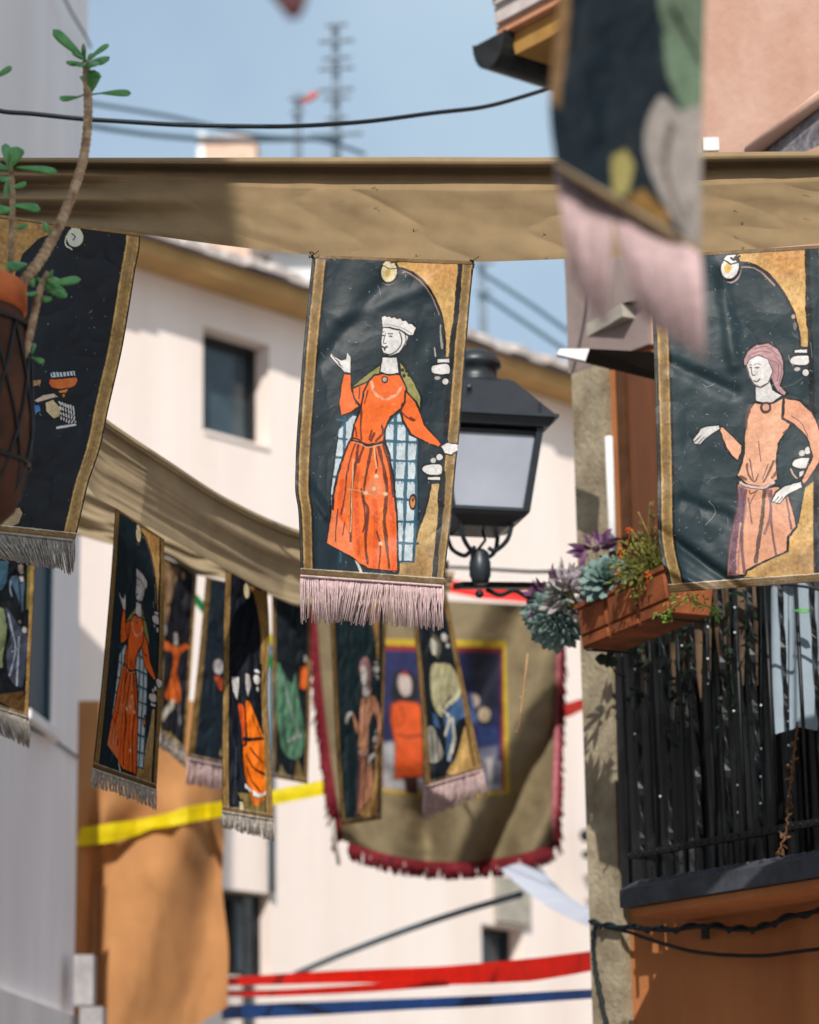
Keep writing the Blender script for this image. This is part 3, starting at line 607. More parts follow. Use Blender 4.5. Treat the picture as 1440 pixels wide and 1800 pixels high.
# ------------------------------------------------------------------ THE PRINTED BANNERS
G_FRONT = 'large printed banners on the front cloth strip'; G_BACK = 'smaller printed banners on the cloth strips behind'
Y0 = 8.0
cq = d_queen(330, 660); cq.flecks(150, 21); cq.flecks(14, 22, lmax=40); cq.c = np.clip(cq.c, 0, 1)
banner('printed_banner', 'big dark banner of a crowned woman in an orange gown, before the lamp', SH_MAIN, [Y0, Y0-.02, Y0], [Y0+.02, Y0+.06, Y0+.04], cq, G_FRONT,
       fringe=(M_FRINGE, [(529, 1090), (575, 1092), (600, 1091), (640, 1098), (700, 1098), (740, 1103), (777, 1104)], 190, .0019, True), amp=.006, freq=(2, 3), seed=3, fold=((575, 880), (644, 1016), .0006), creases=[((560, 640), (700, 470), .008, 16), ((530, 840), (575, 905), -.012, 9), ((600, 560), (760, 500), -.006, 14), ((660, 960), (770, 900), .006, 20)], curl=.030, ties=[(549, 448), (830, 458)])
cl = d_lady(320, 620); cl.flecks(260, 8); cl.flecks(22, 9, lmax=50)
banner('printed_banner', 'dark printed banner of a bare-headed woman in a peach tunic, above the balcony railing', SH_LADY, [Y0-.05, Y0-.06, Y0-.02], [Y0-.1, Y0-.08, Y0-.12], cl, G_FRONT, amp=.007, freq=(2, 3), seed=12, fold=((1156, 965), (1230, 1046), -.0006), creases=[((1148, 925), (1320, 1050), .016, 10), ((1150, 985), (1270, 1052), -.014, 9), ((1180, 640), (1290, 690), .010, 12), ((1270, 470), (1290, 640), -.010, 14), ((1200, 880), (1280, 910), .009, 12)], curl=.02, ties=[(1436, 436)])
cc = d_cup(240, 480); cc.c = np.where(cc.c.max(-1, keepdims=True) > .045, np.clip(cc.c*1.9, 0, .9), cc.c*.75)
banner('printed_banner', 'navy printed banner with a hand lifting an orange goblet, behind the terracotta pot', SH_CUP, [Y0-.1, Y0-.18, Y0-.1], [Y0, Y0+.05, Y0], cc, G_FRONT,
       fringe=(M_FRINGEG, [(-138, 968), (0, 982), (60, 992), (130, 1006)], 190, .0019, True), amp=.008, seed=31)

def archp(mir=False, x0=.5, g=GOLD):
    f = (lambda x: 1-x) if mir else (lambda x: x)
    return [('F', [(f(x0+.06), .015), (f(.9), .015), (f(.9), .33), (f(.82), .34), (f(.80), .2), (f(.74), .11), (f(.66), .05)], g)]
def knobs(sh, v=.37, u=.8): 
    p = sh.pt(u, v); q = sh.pt(u, v+.035); r = sh.pt(u+.02, v+.075); s_ = sh.pt(.5, .05)
    k = abs(sh.Ly[-1]-sh.Ly[0])
    return [('e', [(float(p[0]), float(p[1]))], WHT, 20, 7), ('e', [(float(q[0]), float(q[1]))], WHT, 24, 14), ('e', [(float(r[0]), float(r[1]))], WHT, 9, 8), ('e', [(float(s_[0]), float(s_[1]))], CREAM, 20, 20)]

# small crowned woman
sh = Shape([(203, 892), (196, 1000), (186, 1120), (174, 1250), (163, 1352)], [(289, 948), (288, 1050), (287, 1150), (281, 1280), (275, 1390)])
c2 = d_queen(140, 330, 5); c2.c *= .8
banner('printed_banner', 'narrow dark banner repeating the crowned woman in orange, hanging beside the left building', sh, [9.3, 9.25, 9.25], [9.55, 9.5, 9.5], c2, G_BACK, m=M_PRINT2,
       fringe=(M_FRINGEG, [(161, 1384), (200, 1392), (240, 1408), (276, 1422)], 100, .002, True), amp=.012, seed=41)
# seated figure
sh = Shape([(397, 998), (393, 1090), (392, 1200), (390, 1320), (391, 1427)], [(470, 1038), (474, 1120), (470, 1220), (476, 1330), (481, 1442)])
k = lambda *p: [(140+x/3.43, 1140+y/3.43) for x, y in p]
cs = d_plain(120, 300, sh, NAVY, archp(x0=.42)+knobs(sh, .37, .76)+[
    ('f', k((915, 170), (965, 165), (960, 250), (950, 320), (925, 260)), WHT), ('f', k((1000, 145), (1025, 150), (1035, 220), (1015, 300), (1000, 240)), (196, 190, 186)),
    ('f', k((945, 860), (1010, 990), (1120, 1030), (1120, 900), (1050, 870)), (128, 108, 64)),
    ('f', k((955, 340), (985, 335), (1000, 420), (1000, 560), (985, 600), (975, 480)), (206, 80, 24)),
    ('f', k((1000, 330), (1025, 318), (1060, 400), (1098, 500), (1118, 560), (1122, 700), (1132, 840), (1090, 885), (1030, 850), (1000, 780), (985, 600), (1010, 560)), (238, 118, 20)),
    ('s', k((990, 545), (1050, 548), (1115, 540)), INK, 9), ('s', k((1005, 640), (1050, 720), (1120, 760)), (90, 34, 10), 7), ('s', k((1030, 600), (1060, 640), (1110, 690)), (90, 34, 10), 6), ('s', k((1010, 720), (1040, 800), (1090, 860)), (90, 34, 10), 6),
    ('s', k((1040, 400), (1070, 480), (1095, 530)), (90, 34, 10), 5), ('s', k((1003, 830), (1050, 872), (1100, 885), (1135, 850)), WHT, 9), ('s', k((1035, 880), (1060, 930), (1110, 900)), (214, 110, 30), 14),
    ('f', k((960, 920), (985, 915), (1000, 990), (965, 985)), (190, 180, 140)), ('s', k((945, 600), (940, 760), (930, 930)), (60, 66, 76), 7)], 6, bw=.1)
banner('printed_banner', 'narrow dark banner of a seated figure in orange robes, over the yellow ribbon', sh, [10.5, 10.5, 10.4], [10.62, 10.6, 10.5], cs, G_BACK, m=M_PRINT2,
       fringe=(M_FRINGEG, [(391, 1455), (420, 1460), (450, 1468), (482, 1478)], 90, .0024, True), amp=.014, seed=44)
# orange praying figure, further back
sh = Shape([(286, 978), (284, 1100), (280, 1290)], [(347, 1006), (338, 1150), (326, 1322)])
cs = d_plain(70, 160, sh, (34, 34, 42), [('F', [(.0, .0), (.55, .02), (.35, .15), (.2, .35), (.0, .5)], (140, 112, 84)), ('e', [(322, 1012)], (190, 170, 140), 18, 16),
    ('f', [(284, 1120), (296, 1128), (312, 1136), (328, 1130), (334, 1140), (318, 1150), (312, 1180), (318, 1215), (314, 1238), (290, 1226), (300, 1190), (304, 1152), (288, 1142)], (206, 98, 40)),
    ('e', [(289, 1106)], (200, 190, 190), 26, 22), ('f', [(306, 1112), (312, 1110), (314, 1136), (306, 1134)], (200, 190, 186)), ('s', [(304, 1236), (284, 1262)], (200, 194, 180), 30), ('s', [(314, 1240), (316, 1268)], (130, 130, 134), 18),
    ('f', [(280, 1280), (300, 1285), (322, 1310), (300, 1316), (280, 1300)], (130, 116, 76))], 7, bw=.06)
banner('printed_banner', 'small blurred banner of a praying figure in orange, hanging in front of the tan drape', sh, [12.6, 12.6], [12.8, 12.7], cs, G_BACK, m=M_PRINT2, fringe=(M_FRINGEG, [(278, 1312), (300, 1326), (326, 1350)], 60, .003, False), amp=.02, seed=47)
sh = Shape([(362, 1014), (350, 1150), (330, 1334)], [(432, 1030), (425, 1180), (418, 1352)])
cs = d_plain(70, 160, sh, (32, 46, 56), [('e', [(384, 1172)], (190, 184, 186), 36, 26), ('f', [(374, 1185), (392, 1190), (398, 1220), (386, 1215)], (190, 80, 44)), ('f', [(384, 1325), (392, 1310), (400, 1345)], (150, 140, 110))], 8, bw=.1)
banner('printed_banner', 'blue-grey banner half hidden behind the seated orange figure, with a dusty pink fringe', sh, [12.2, 12.1], [12.5, 12.4], cs, G_BACK, m=M_PRINT2, fringe=(M_FRINGE, [(328, 1378), (370, 1386), (418, 1394)], 60, .003, False), amp=.02, seed=48)
sh = Shape([(478, 1046), (479, 1200), (479, 1366)], [(547, 1064), (546, 1220), (541, 1378)])
cs = d_plain(80, 170, sh, (26, 34, 40), [('F', [(0, 0), (.12, 0), (.12, 1), (0, 1)], (150, 118, 70)),
    ('f', [(488, 1165), (498, 1180), (512, 1200), (520, 1180), (524, 1220), (534, 1270), (536, 1310), (524, 1336), (500, 1326), (490, 1290), (484, 1230)], (94, 140, 112)), ('s', [(496, 1190), (510, 1240), (524, 1290)], (150, 170, 160), 12), ('s', [(508, 1302), (528, 1292)], (176, 170, 176), 12),
    ('s', [(500, 1210), (498, 1270), (506, 1320)], (56, 96, 74), 10), ('f', [(528, 1172), (538, 1168), (544, 1200), (536, 1214), (526, 1210)], (226, 106, 40)), ('e', [(537, 1158)], (200, 196, 190), 14, 14), ('f', [(488, 1360), (494, 1340), (506, 1366)], (150, 140, 96)), ('f', [(514, 1370), (524, 1330), (536, 1370)], (140, 116, 70))], 9, bw=.06)
banner('printed_banner', 'dark banner of a figure in a sea-green robe, left of the large tapestry', sh, [12.8, 12.7], [13.0, 12.9], cs, G_BACK, m=M_PRINT2, amp=.02, seed=49)
# peach woman repeated, and blue-grey figure, over the tapestry
sh = Shape([(576, 1040), (583, 1150), (590, 1300), (601, 1451)], [(680, 1040), (678, 1150), (674, 1300), (671, 1440)])
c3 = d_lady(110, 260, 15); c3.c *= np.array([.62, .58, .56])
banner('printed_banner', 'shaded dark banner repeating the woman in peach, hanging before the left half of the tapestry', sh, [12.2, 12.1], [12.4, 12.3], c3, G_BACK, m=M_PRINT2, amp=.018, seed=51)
sh = Shape([(722, 1040), (730, 1130), (738, 1230), (746, 1384)], [(785, 1040), (800, 1120), (822, 1230), (849, 1354)])
k = lambda *p: [(540+x/2.88, 1020+y/2.88) for x, y in p]
cs = d_plain(110, 260, sh, (26, 34, 42), [
    ('f', k((700, 980), (760, 860), (800, 720), (850, 960), (760, 1000)), (206, 168, 104)),
    ('e', k((645, 335)), (196, 196, 180), 34, 30), ('s', k((640, 285), (670, 320), (660, 385)), (110, 106, 84), 16),
    ('f', k((628, 430), (680, 415), (730, 430), (775, 510), (780, 560), (730, 640), (690, 700), (640, 640), (622, 540)), (182, 178, 140)),
    ('f', k((690, 640), (760, 580), (815, 620), (810, 690), (760, 720), (740, 820), (735, 920), (705, 920), (700, 780)), (72, 104, 146)), ('s', k((690, 660), (720, 700), (700, 780)), (210, 208, 190), 14), ('s', k((735, 700), (745, 800), (720, 900)), (206, 206, 190), 14), ('s', k((775, 520), (770, 570), (700, 640)), (214, 210, 180), 16),
    ('f', k((600, 760), (640, 740), (690, 860), (680, 910), (640, 930), (605, 900)), (150, 148, 138)), ('s', k((630, 760), (640, 920)), (60, 60, 60), 6), ('s', k((655, 770), (668, 910)), (60, 60, 60), 6), ('f', k((630, 660), (660, 680), (680, 760), (640, 740)), (58, 92, 132)),
    ('e', k((695, 290)), WHT, 24, 16), ('e', k((712, 330)), WHT, 14, 10), ('s', k((690, 900), (730, 930), (770, 830), (790, 730)), INK, 8)], 10, bw=.08)
banner('printed_banner', 'banner of a figure in grey-green and blue drapery with pink fringe before the tapestry', sh, [12.1, 11.9], [12.3, 12.2], cs, G_BACK, m=M_PRINT2,
       fringe=(M_FRINGE, [(744, 1440), (780, 1424), (815, 1410), (855, 1394)], 90, .003, True), amp=.018, seed=53)
# grey drapery, lower left
sh = Shape([(-74, 972), (-78, 1100), (-84, 1220)], [(62, 985), (58, 1080), (50, 1262)])
k = lambda *p: [(x/4.74, 960+y/4.74) for x, y in p]
cs = d_plain(150, 260, sh, (18, 22, 28), [
    ('f', k((-300, 100), (80, 120), (60, 300), (20, 370), (-200, 380)), (58, 92, 112)), ('f', k((80, 270), (150, 240), (210, 280), (200, 420), (190, 560), (140, 420)), (64, 88, 110)), ('f', k((-200, 540), (40, 520), (60, 720), (30, 900), (15, 1020), (-100, 900)), (112, 122, 90)),
    ('f', k((40, 500), (100, 560), (160, 650), (230, 720), (235, 860), (200, 1150), (140, 1170), (70, 1090), (50, 880), (90, 800), (60, 640)), (60, 66, 82)), ('f', k((150, 145), (200, 150), (200, 230), (170, 240), (145, 200)), (150, 140, 130)), ('f', k((150, 250), (195, 245), (205, 290), (175, 310)), (176, 174, 176)),
    ('f', k((225, 150), (270, 160), (262, 520), (215, 540)), (110, 104, 56)), ('f', k((-100, 1240), (200, 1200), (230, 1400), (100, 1360)), (86, 62, 36)),
    ('s', k((70, 560), (100, 700), (130, 860), (80, 1080)), (150, 160, 174), 5), ('s', k((160, 760), (150, 950), (140, 1160)), (150, 160, 174), 5), ('s', k((100, 880), (140, 860), (165, 830)), (140, 150, 164), 4), ('s', k((90, 290), (85, 360), (100, 420)), (130, 160, 180), 4), ('s', k((160, 300), (170, 420), (180, 560)), (20, 24, 30), 6),
    ('e', k((205, 700)), (150, 150, 150), 12, 14), ('e', k((165, 630)), (120, 116, 110), 8, 8)], 11, bw=.02)
banner('printed_banner', 'dark banner of blue-grey draped figures, below the goblet banner at the left edge', sh, [9.9, 9.8], [10.1, 10.0], cs, G_BACK, m=M_PRINT2, fringe=(M_FRINGEG, [(-84, 1262), (0, 1290), (50, 1314)], 90, .0024, True), amp=.012, seed=55)

# blurred banner close to the camera, and the tip of another
sh = Shape([(985, -120), (982, 0), (966, 180), (978, 295)], [(1246, -120), (1240, 0), (1234, 250), (1232, 452)])
cs = d_plain(90, 200, sh, (20, 32, 40), [
    ('f', [(975, -120), (1004, -120), (1000, 60), (985, 190), (966, 180)], (120, 92, 62), None), ('f', [(1140, -130), (1250, -130), (1240, 130), (1190, 110), (1160, 30)], (96, 112, 92), None), ('f', [(1165, 60), (1240, 90), (1238, 200), (1200, 195), (1172, 130)], (104, 124, 102), None),
    ('s', [(1180, 10), (1205, 60), (1232, 110)], (28, 34, 30), 9), ('f', [(1160, 170), (1195, 195), (1240, 205), (1236, 440), (1195, 400), (1150, 320), (1132, 240)], (156, 148, 142), None), ('s', [(1180, 220), (1170, 300), (1195, 380)], (112, 100, 92), 12),
    ('f', [(1075, 275), (1100, 262), (1116, 290), (1104, 340), (1078, 350)], (150, 140, 84), None), ('f', [(1100, 350), (1130, 330), (1180, 380), (1170, 400)], (140, 106, 56), None), ('s', [(985, 300), (1080, 345), (1232, 440)], (92, 74, 48), 12)], 13, bord=False)
o = banner('printed_banner', 'large out-of-focus dark banner with green leaves and dusty pink fringe, hanging closest to the camera', sh, [3.85, 3.8], [3.9, 3.85], cs, None, m=M_PRINT2, amp=.006, seed=61)
f = MB()
for side, (a, b, A, B_) in enumerate((((976, 288), (1076, 350), (1006, 500), (1068, 590)), ((1070, 348), (1231, 446), (1124, 560), (1240, 640)))):
    for i in range(90):
        t = (i+random.uniform(-.5, .5))/89; t0 = min(1, max(0, t)); l = random.uniform(.88, 1.0)*(1-.25*max(0, abs(t0-.45)-.3) if side == 0 else 1)
        p0 = np.array(a)+(np.array(b)-a)*t0; p1 = np.array(A)+(np.array(B_)-A)*t0; p1 = p0+(p1-p0)*l; mdl = p0+(p1-p0)*.5+np.array([4*math.sin(t0*9), 0])
        f.tube([at(*p0, 3.85), at(*mdl, 3.84+random.uniform(-.01, .01)), at(*p1, 3.85+random.uniform(-.02, .02))], [.0014, .0015, .0012], 4)
f.build('fringe', M_FRINGE, o, True)
sh = Shape([(425, -420), (440, -150), (474, -12)], [(600, -420), (580, -150), (541, -8)])
cs = d_plain(30, 50, sh, (96, 66, 66), [], 14, bord=False)
o = banner('printed_banner', 'out-of-focus brown tip of a cloth dangling at the top edge of the sky', sh, [3.3, 3.3], [3.3, 3.3], cs, None, m=M_PRINT2, amp=.004, seed=63, sag=0)
f = MB()
for i in range(40):
    t = i/39; p0 = np.array([474, -12])+np.array([67, 4])*t; p1 = np.array([500+30*t, 20+14*math.sin(t*3)])
    f.tube([at(*p0, 3.3), at(*p1, 3.3)], .0016, 4)
f.build('fringe', M_BROWNCL, o, True)

# ------------------------------------------------------------------ cloth strips the banners hang from
o, P = strip('cloth_strip', 'wide khaki cloth strip stretched across the street above the three large banners', [(-80, 276), (0, 277), (330, 277), (720, 276), (1000, 276), (1240, 268), (1440, 266), (1540, 264)],
      [(-80, 372), (30, 384), (120, 394), (247, 411), (400, 432), (549, 448), (700, 455), (834, 460), (1000, 455), (1231, 447), (1330, 438), (1440, 428), (1540, 420)], [Y0+.03]*3, M_CLOTH, 'cloth strip', None, 420, 130, kind=1,
      prof=([0, .01, .04, .07, .078, .10, .14, .18, .24, .32, .5, .75, 1], [-.055, -.07, -.075, -.07, .03, .055, .045, .0, -.018, -.028, -.016, -.006, .0]), amp=.010, seed=70, freq=(1.5, 3.2))
for x, y, sd in ((1296, 374, 1), (1423, 345, 2), (655, 330, 3), (728, 408, 4), (958, 412, 5), (1300, 388, 6)):
    rt = np.random.default_rng(sd); c = at(x, y, Y0-.035); MB().tube(crv(c+np.cumsum(rt.normal(0, .005, (6, 3))*[1, .1, 1], 0), 8), .0007, 4).build('loose_thread', M_THREAD, o, True)
strip('cloth_strip', 'khaki cloth strip sagging from the left building behind the crowned woman banner', [(150, 700), (188, 737), (300, 812), (400, 876), (520, 930), (650, 960), (790, 985)],
      [(140, 830), (168, 872), (205, 894), (300, 947), (395, 1000), (470, 1040), (560, 1062), (660, 1062), (780, 1058)], [9.2, 9.5, 10.1, 10.6, 10.9, 11.1], M_CLOTH2, 'cloth strip', None, 240, 60,
      prof=([0, .06, .1, .14, .3, 1], [-.04, -.05, .03, .0, -.01, 0]), amp=.05, seed=72, freq=(2, 5))
strip('cloth_strip', 'shaded khaki strip furthest back, holding the banners beside the tapestry', [(120, 830), (180, 862), (290, 915), (400, 950), (545, 985), (700, 1000), (800, 1005)],
      [(120, 935), (180, 953), (288, 978), (345, 1010), (395, 1018), (478, 1048), (545, 1066), (680, 1048), (790, 1042)], [12.4, 12.6, 12.7, 12.8, 12.5, 12.3], M_CLOTH2, 'cloth strip', None, 200, 50, amp=.08, seed=74, freq=(4, 6))
# ------------------------------------------------------------------ big tapestry and drape
TL_, TR_, BR_, BL_ = (548, 1044), (985, 1066), (976, 1492), (600, 1496)
shT = Shape([(548, 1044), (560, 1200), (575, 1330), (598, 1484)], [(985, 1066), (982, 1200), (978, 1350), (974, 1484)])
cv = Canvas(260, 300, 420, 440, (146, 130, 98), 21)
def tm(*p):
    out = []
    for x, y in p:
        u, v = shT.uv(x, y); out.append((u*420, v*440))
    return np.array(out)
tk = lambda *p: tm(*[(540+x/2.88, 1020+y/2.88) for x, y in p])
cv.fill(tm((668, 1122), (890, 1126), (896, 1384), (668, 1382)), (206, 176, 40)); cv.fill(tm((672, 1134), (884, 1138), (888, 1378), (672, 1376)), (150, 40, 48)); cv.fill(tm((675, 1143), (879, 1147), (882, 1376), (675, 1374)), (34, 42, 92), grain=.5)
cv.fill(tm((820, 1147), (879, 1147), (880, 1250), (830, 1230)), (18, 22, 44), soft=12)
cv.fill(tm((674, 1300), (700, 1296), (740, 1330), (880, 1330), (882, 1376), (674, 1376)), (190, 188, 192), soft=3, grain=.5)
cv.fill(tk((440, 480), (480, 450), (550, 480), (560, 590), (480, 640), (430, 600)), (22, 22, 30), None, smooth=True); cv.fill(tk((465, 480), (495, 465), (525, 500), (525, 560), (495, 580), (465, 545)), (214, 196, 190), smooth=True); cv.fill(tk((470, 470), (500, 455), (512, 480)), (190, 40, 34))
cv.fill(tk((425, 620), (470, 600), (560, 610), (600, 650), (590, 760), (590, 960), (440, 975), (445, 800), (420, 700)), (232, 92, 30), (120, 40, 16), 3, grain=.3); cv.stroke(tk((460, 765), (520, 775), (590, 760)), 3, (120, 50, 24)); cv.stroke(tk((470, 620), (490, 700), (450, 730)), 2, (140, 50, 20))
cv.fill(tk((490, 960), (560, 960), (560, 1040), (500, 1040)), (70, 40, 40)); cv.fill(tk((385, 820), (440, 810), (440, 960), (390, 980)), (200, 200, 206), soft=3)
cv.ell(tk((845, 600))[0], 10, 12, (210, 190, 180)); cv.ell(tk((895, 670))[0], 16, 18, (24, 24, 30)); cv.ell(tk((897, 668))[0], 11, 13, (178, 160, 130)); cv.fill(tk((790, 560), (830, 560), (860, 700), (800, 720)), (60, 92, 150), soft=3)
cv.fill(tk((860, 830), (960, 820), (980, 1000), (900, 1010)), (110, 112, 130), soft=4, grain=.6); cv.fill(tk((900, 880), (940, 870), (930, 1000)), (190, 180, 176), soft=3); cv.fill(tk((870, 730), (960, 730), (960, 800), (880, 800)), (40, 60, 110), soft=3)
u, v = np.meshgrid(np.linspace(0, 1, 260), np.linspace(0, 1, 300)); px, py = shT.pt(u, v); py = py+(40*4*u*(1-u)*.9-8*(1-u))*v**2.5
Yt = 15.2+.25*u
q = (u-.5)*2
Yt = Yt+.15*np.sin((u*1.0+v*.55)*16+1.5*fbm(u*3, v*3, 4))*sst(.45, .95, u+.35*v)+.15*np.sin((u*.9-v*.8)*13+fbm(u*2, v*3, 8)*3)*sst(.5, 1, v)*(1-sst(.35, .6, u))+.05*fbm(u*3, v*3, 33)-.10*np.sin(v*math.pi)*np.cos(q*1.4)
Pt = at(px, py, Yt); tap = gridobj('hanging_tapestry', Pt, M_PRINTC, None, cv.c*.62)
tag(tap, 'large sagging khaki tapestry with a square picture of an orange-robed man and crimson fringe', 'tapestry')
f = MB(); r2 = np.random.default_rng(5)
for i in range(170):
    j = int(12+(259-12)*i/169); p = Pt[-1, j]; L_ = .088+r2.normal(0, .005)
    f.tube([p, p+[r2.normal(0, .006), r2.normal(0, .006)-.01, -L_*.5], p+[r2.normal(0, .012), r2.normal(0, .01), -L_]], [.007, .008, .006], 4)
f.build('fringe', M_REDFR, tap, True)
for nm, col, sgn, mm in (('edge_fringe', 259, 1, M_REDFR), ('edge_fringe', 0, -1, M_REDFR)):
    f = MB()
    for i in range(120):
        r_ = int(10+i*289/119); p = Pt[r_, col]; L_ = (.030+r2.normal(0, .005))*(1 if sgn > 0 else 1.05)
        f.tube([p, p+[sgn*L_*.6, -.02, -.02], p+[sgn*L_*.9+r2.normal(0, .008), -.02, -.07]], [.009, .009, .006], 4)
    o = f.build(nm, mm, tap, True)
    f = MB().tube(Pt[6::6, col]+[-.004*sgn, -.02, 0], .016, 6).build('edge_braid', M_PINKTRIM if sgn > 0 else M_REDFR, tap, True)
MB().tube([at(585, 1440, 15.1), at(589, 1480, 15.1), at(596, 1520, 15.1)], .012, 6).build('loose_cord', M_FRINGEG, tap, True)
# orange-tan drape
u, v = np.meshgrid(np.linspace(0, 1, 120), np.linspace(0, 1, 180)); px = 118+(u*(390-118+ v*10)); py = 1232+v*(580)+(22*u*(1-u)*4-34*u+7*np.sin(u*11))*v**3; px = px+3*np.sin(v*9)*u+2*np.sin(v*17+1)*u**3+v*40*(1-u)*0
Yd = 15.65+.4*u-.09*np.sin(u*9+v*3+2*fbm(u*2, v*2, 3))*sst(.05, .5, v)+.06*fbm(u*2.5, v*1.5, 9)*sst(0, .2, v)-.08*np.sin((u*.8+v*.55)*11)*sst(.15, .5, v)+.03*np.sin((v-.55*(u-.5)**2*4)*20)*sst(.2, .35, v)*sst(.62, .45, v)
Yd = Yd+.12*np.exp(-((u-.17)/.05)**2)*sst(.2, .5, v)
o = gridobj('drape', at(px, py, Yd), M_TAN, None); tag(o, 'long orange-tan drape hanging against the cream house beside the left building', 'drape')

# ------------------------------------------------------------------ ribbons, cables
GR = 'coloured ribbons strung across the street'
dY = lambda x, y: float(Yd[int(np.clip((y-1232)/580*179, 0, 179)), int(np.clip((x-118)/272*119, 0, 119))])-.05
yp = [(120, 1472), (160, 1468), (200, 1462), (240, 1454), (268, 1446), (300, 1440), (330, 1432), (365, 1426), (400, 1420), (480, 1402), (570, 1384), (620, 1372)]
ribbon('ribbon', 'yellow ribbon crossing in front of the tan drape', yp, [32, 33, 34, 28, 22, 26, 30, 28, 26, 26, 26, 26], [dY(*q) if q[0] < 390 else 15.7 for q in yp], M_YEL, GR, 3, .3)
ribbon('ribbon', 'upper strand of the wide red ribbon near the foot of the picture', [(380, 1726), (480, 1722), (640, 1716), (800, 1714), (930, 1704), (1050, 1688)], [13, 18, 24, 34, 40, 34], [17, 15, 13], M_RED, GR, 4, .25)
ribbon('ribbon', 'thin lower strand of red ribbon meeting the wide red one', [(380, 1746), (460, 1746), (560, 1742), (660, 1736), (790, 1728)], [10, 11, 12, 14, 10], [17.1, 15.6, 14.2], M_RED, GR, 5, .2)
ribbon('ribbon', 'dark blue ribbon stretched just below the red one', [(390, 1780), (520, 1774), (700, 1766), (900, 1756), (1050, 1746)], [24, 24, 20, 18, 16], [17, 15, 13], M_BLUE, GR, 6, .25)
ribbon('ribbon', 'red ribbon passing behind the lamp bracket', [(700, 1004), (775, 1026), (850, 1040), (950, 1052)], [24, 24, 26, 22], [15.9, 15.8], M_RED, GR, 7, .3)
ribbon('ribbon', 'short red ribbon between the tapestry and the stone pillar', [(940, 1262), (990, 1250), (1020, 1240), (1062, 1226)], [24, 26, 22, 20], [16.6, 15.6], M_RED, GR, 8, .3)
ribbon('ribbon', 'green ribbon glimpsed between the rear banners', [(325, 1028), (352, 1062), (380, 1090), (430, 1126), (478, 1166), (500, 1180)], [20, 24, 24, 22], [14, 14.5], M_GREEN, GR, 9, .3)
ribbon('ribbon', 'thin yellow ribbon glimpsed beside the sea-green figure', [(430, 1060), (468, 1110), (490, 1150)], [18, 18], [14, 14.2], M_YEL, GR, 10, .3)
cable('overhead_cable', 'thick dark cable sagging across the sky above the khaki strip', [(-40, 178), (0, 195), (60, 200), (160, 210), (300, 219), (420, 222), (520, 221), (640, 214), (760, 199), (860, 186), (965, 156), (1010, 140)], .0085, [9, 9.2, 10.2], M_CABLE, 'overhead cables', seed=1)
for lb, pts, Y, r in (('faint cable high behind the thick one, falling to the right', [(150, 180), (300, 205), (450, 238), (560, 246), (640, 270)], [24, 27], .02), ('faint cable just under the thick dark one', [(150, 220), (260, 236), (400, 246), (600, 243)], [24, 27], .024),
                      ('faint cable in the sky gap, upper of two', [(848, 480), (940, 540), (1030, 606)], [27, 24], .022), ('faint cable in the sky gap, lower of two', [(848, 516), (930, 572), (1030, 640)], [27, 24], .022),
                      ('grey cable rising across the cream house above the red ribbon', [(520, 1712), (600, 1678), (700, 1640), (800, 1606), (915, 1572)], [19, 16], .020),
                      ('dark cable level behind the lamp post', [(770, 996), (850, 1000), (940, 1005), (1040, 1003)], [14, 12.5], .008)):
    cable('overhead_cable', lb, pts, r, Y, M_CABLE if 'dark cable level' in lb else M_CABLEG, 'overhead cables', seed=2)

# ------------------------------------------------------------------ wall helpers
Z = np.array([0, 0, 1.0])
def wall_holes(s0, s1, z0, z1, holes, P, depth, mb=None):
    """a wall face with rectangular openings and their reveals; P(s, d, z) maps local to world, d grows into the wall"""
    mb = mb or MB(); S = sorted({s0, s1}|{h[0] for h in holes}|{h[1] for h in holes}); ZZ = sorted({z0, z1}|{h[2] for h in holes}|{h[3] for h in holes})
    for i in range(len(S)-1):
        for j in range(len(ZZ)-1):
            cs, cz = (S[i]+S[i+1])/2, (ZZ[j]+ZZ[j+1])/2
            if any(h[0] < cs < h[1] and h[2] < cz < h[3] for h in holes): continue
            mb.add([P(S[i], 0, ZZ[j]), P(S[i+1], 0, ZZ[j]), P(S[i+1], 0, ZZ[j+1]), P(S[i], 0, ZZ[j+1])], [(0, 1, 2, 3)])
    for a, b, c, d in holes:
        mb.add([P(a, 0, c), P(b, 0, c), P(b, 0, d), P(a, 0, d), P(a, depth, c), P(b, depth, c), P(b, depth, d), P(a, depth, d)], [(0, 1, 5, 4), (1, 2, 6, 5), (2, 3, 7, 6), (3, 0, 4, 7)])
    return mb
def pbox(mb, P, s0, s1, d0, d1, z0, z1):
    mb.hexa([P(s0, d0, z0), P(s1, d0, z0), P(s1, d1, z0), P(s0, d1, z0)], [P(s0, d0, z1), P(s1, d0, z1), P(s1, d1, z1), P(s0, d1, z1)]); return mb

# ------------------------------------------------------------------ CREAM HOUSE across the end of the street
dH = hdir((250, 436), (1030, 688)); nH = np.cross(dH, Z); nH = nH if nH[1] < 0 else -nH         # outward normal
eave0 = at(250, 446, 19.0); OV = .30
wall0 = eave0-nH*OV
def PH(s, d, z): return np.array([wall0[0], wall0[1], 0])+dH*s-nH*d+Z*z
def HS(px, py):
    w = onp(px, py, wall0, nH); return float((w-wall0) @ dH), float(w[2])
zE = float(eave0[2]); s0, s1 = -2.2, 9.0
def hole(x0, y0, x1, y1):
    a = HS(x0, y0); b = HS(x1, y1); a2 = HS(x0, y1); return (a[0], b[0], (a2[1]+b[1])/2, (a[1]+HS(x1, y0)[1])/2)
h1 = hole(357, 590, 474, 778); h2 = hole(385, 1566, 478, 1716); h3 = hole(846, 1628, 922, 1700)
house = thing('cream_house', 'cream rendered house with tiled eaves closing the end of the street', 'house', PH(2, 0, 0))
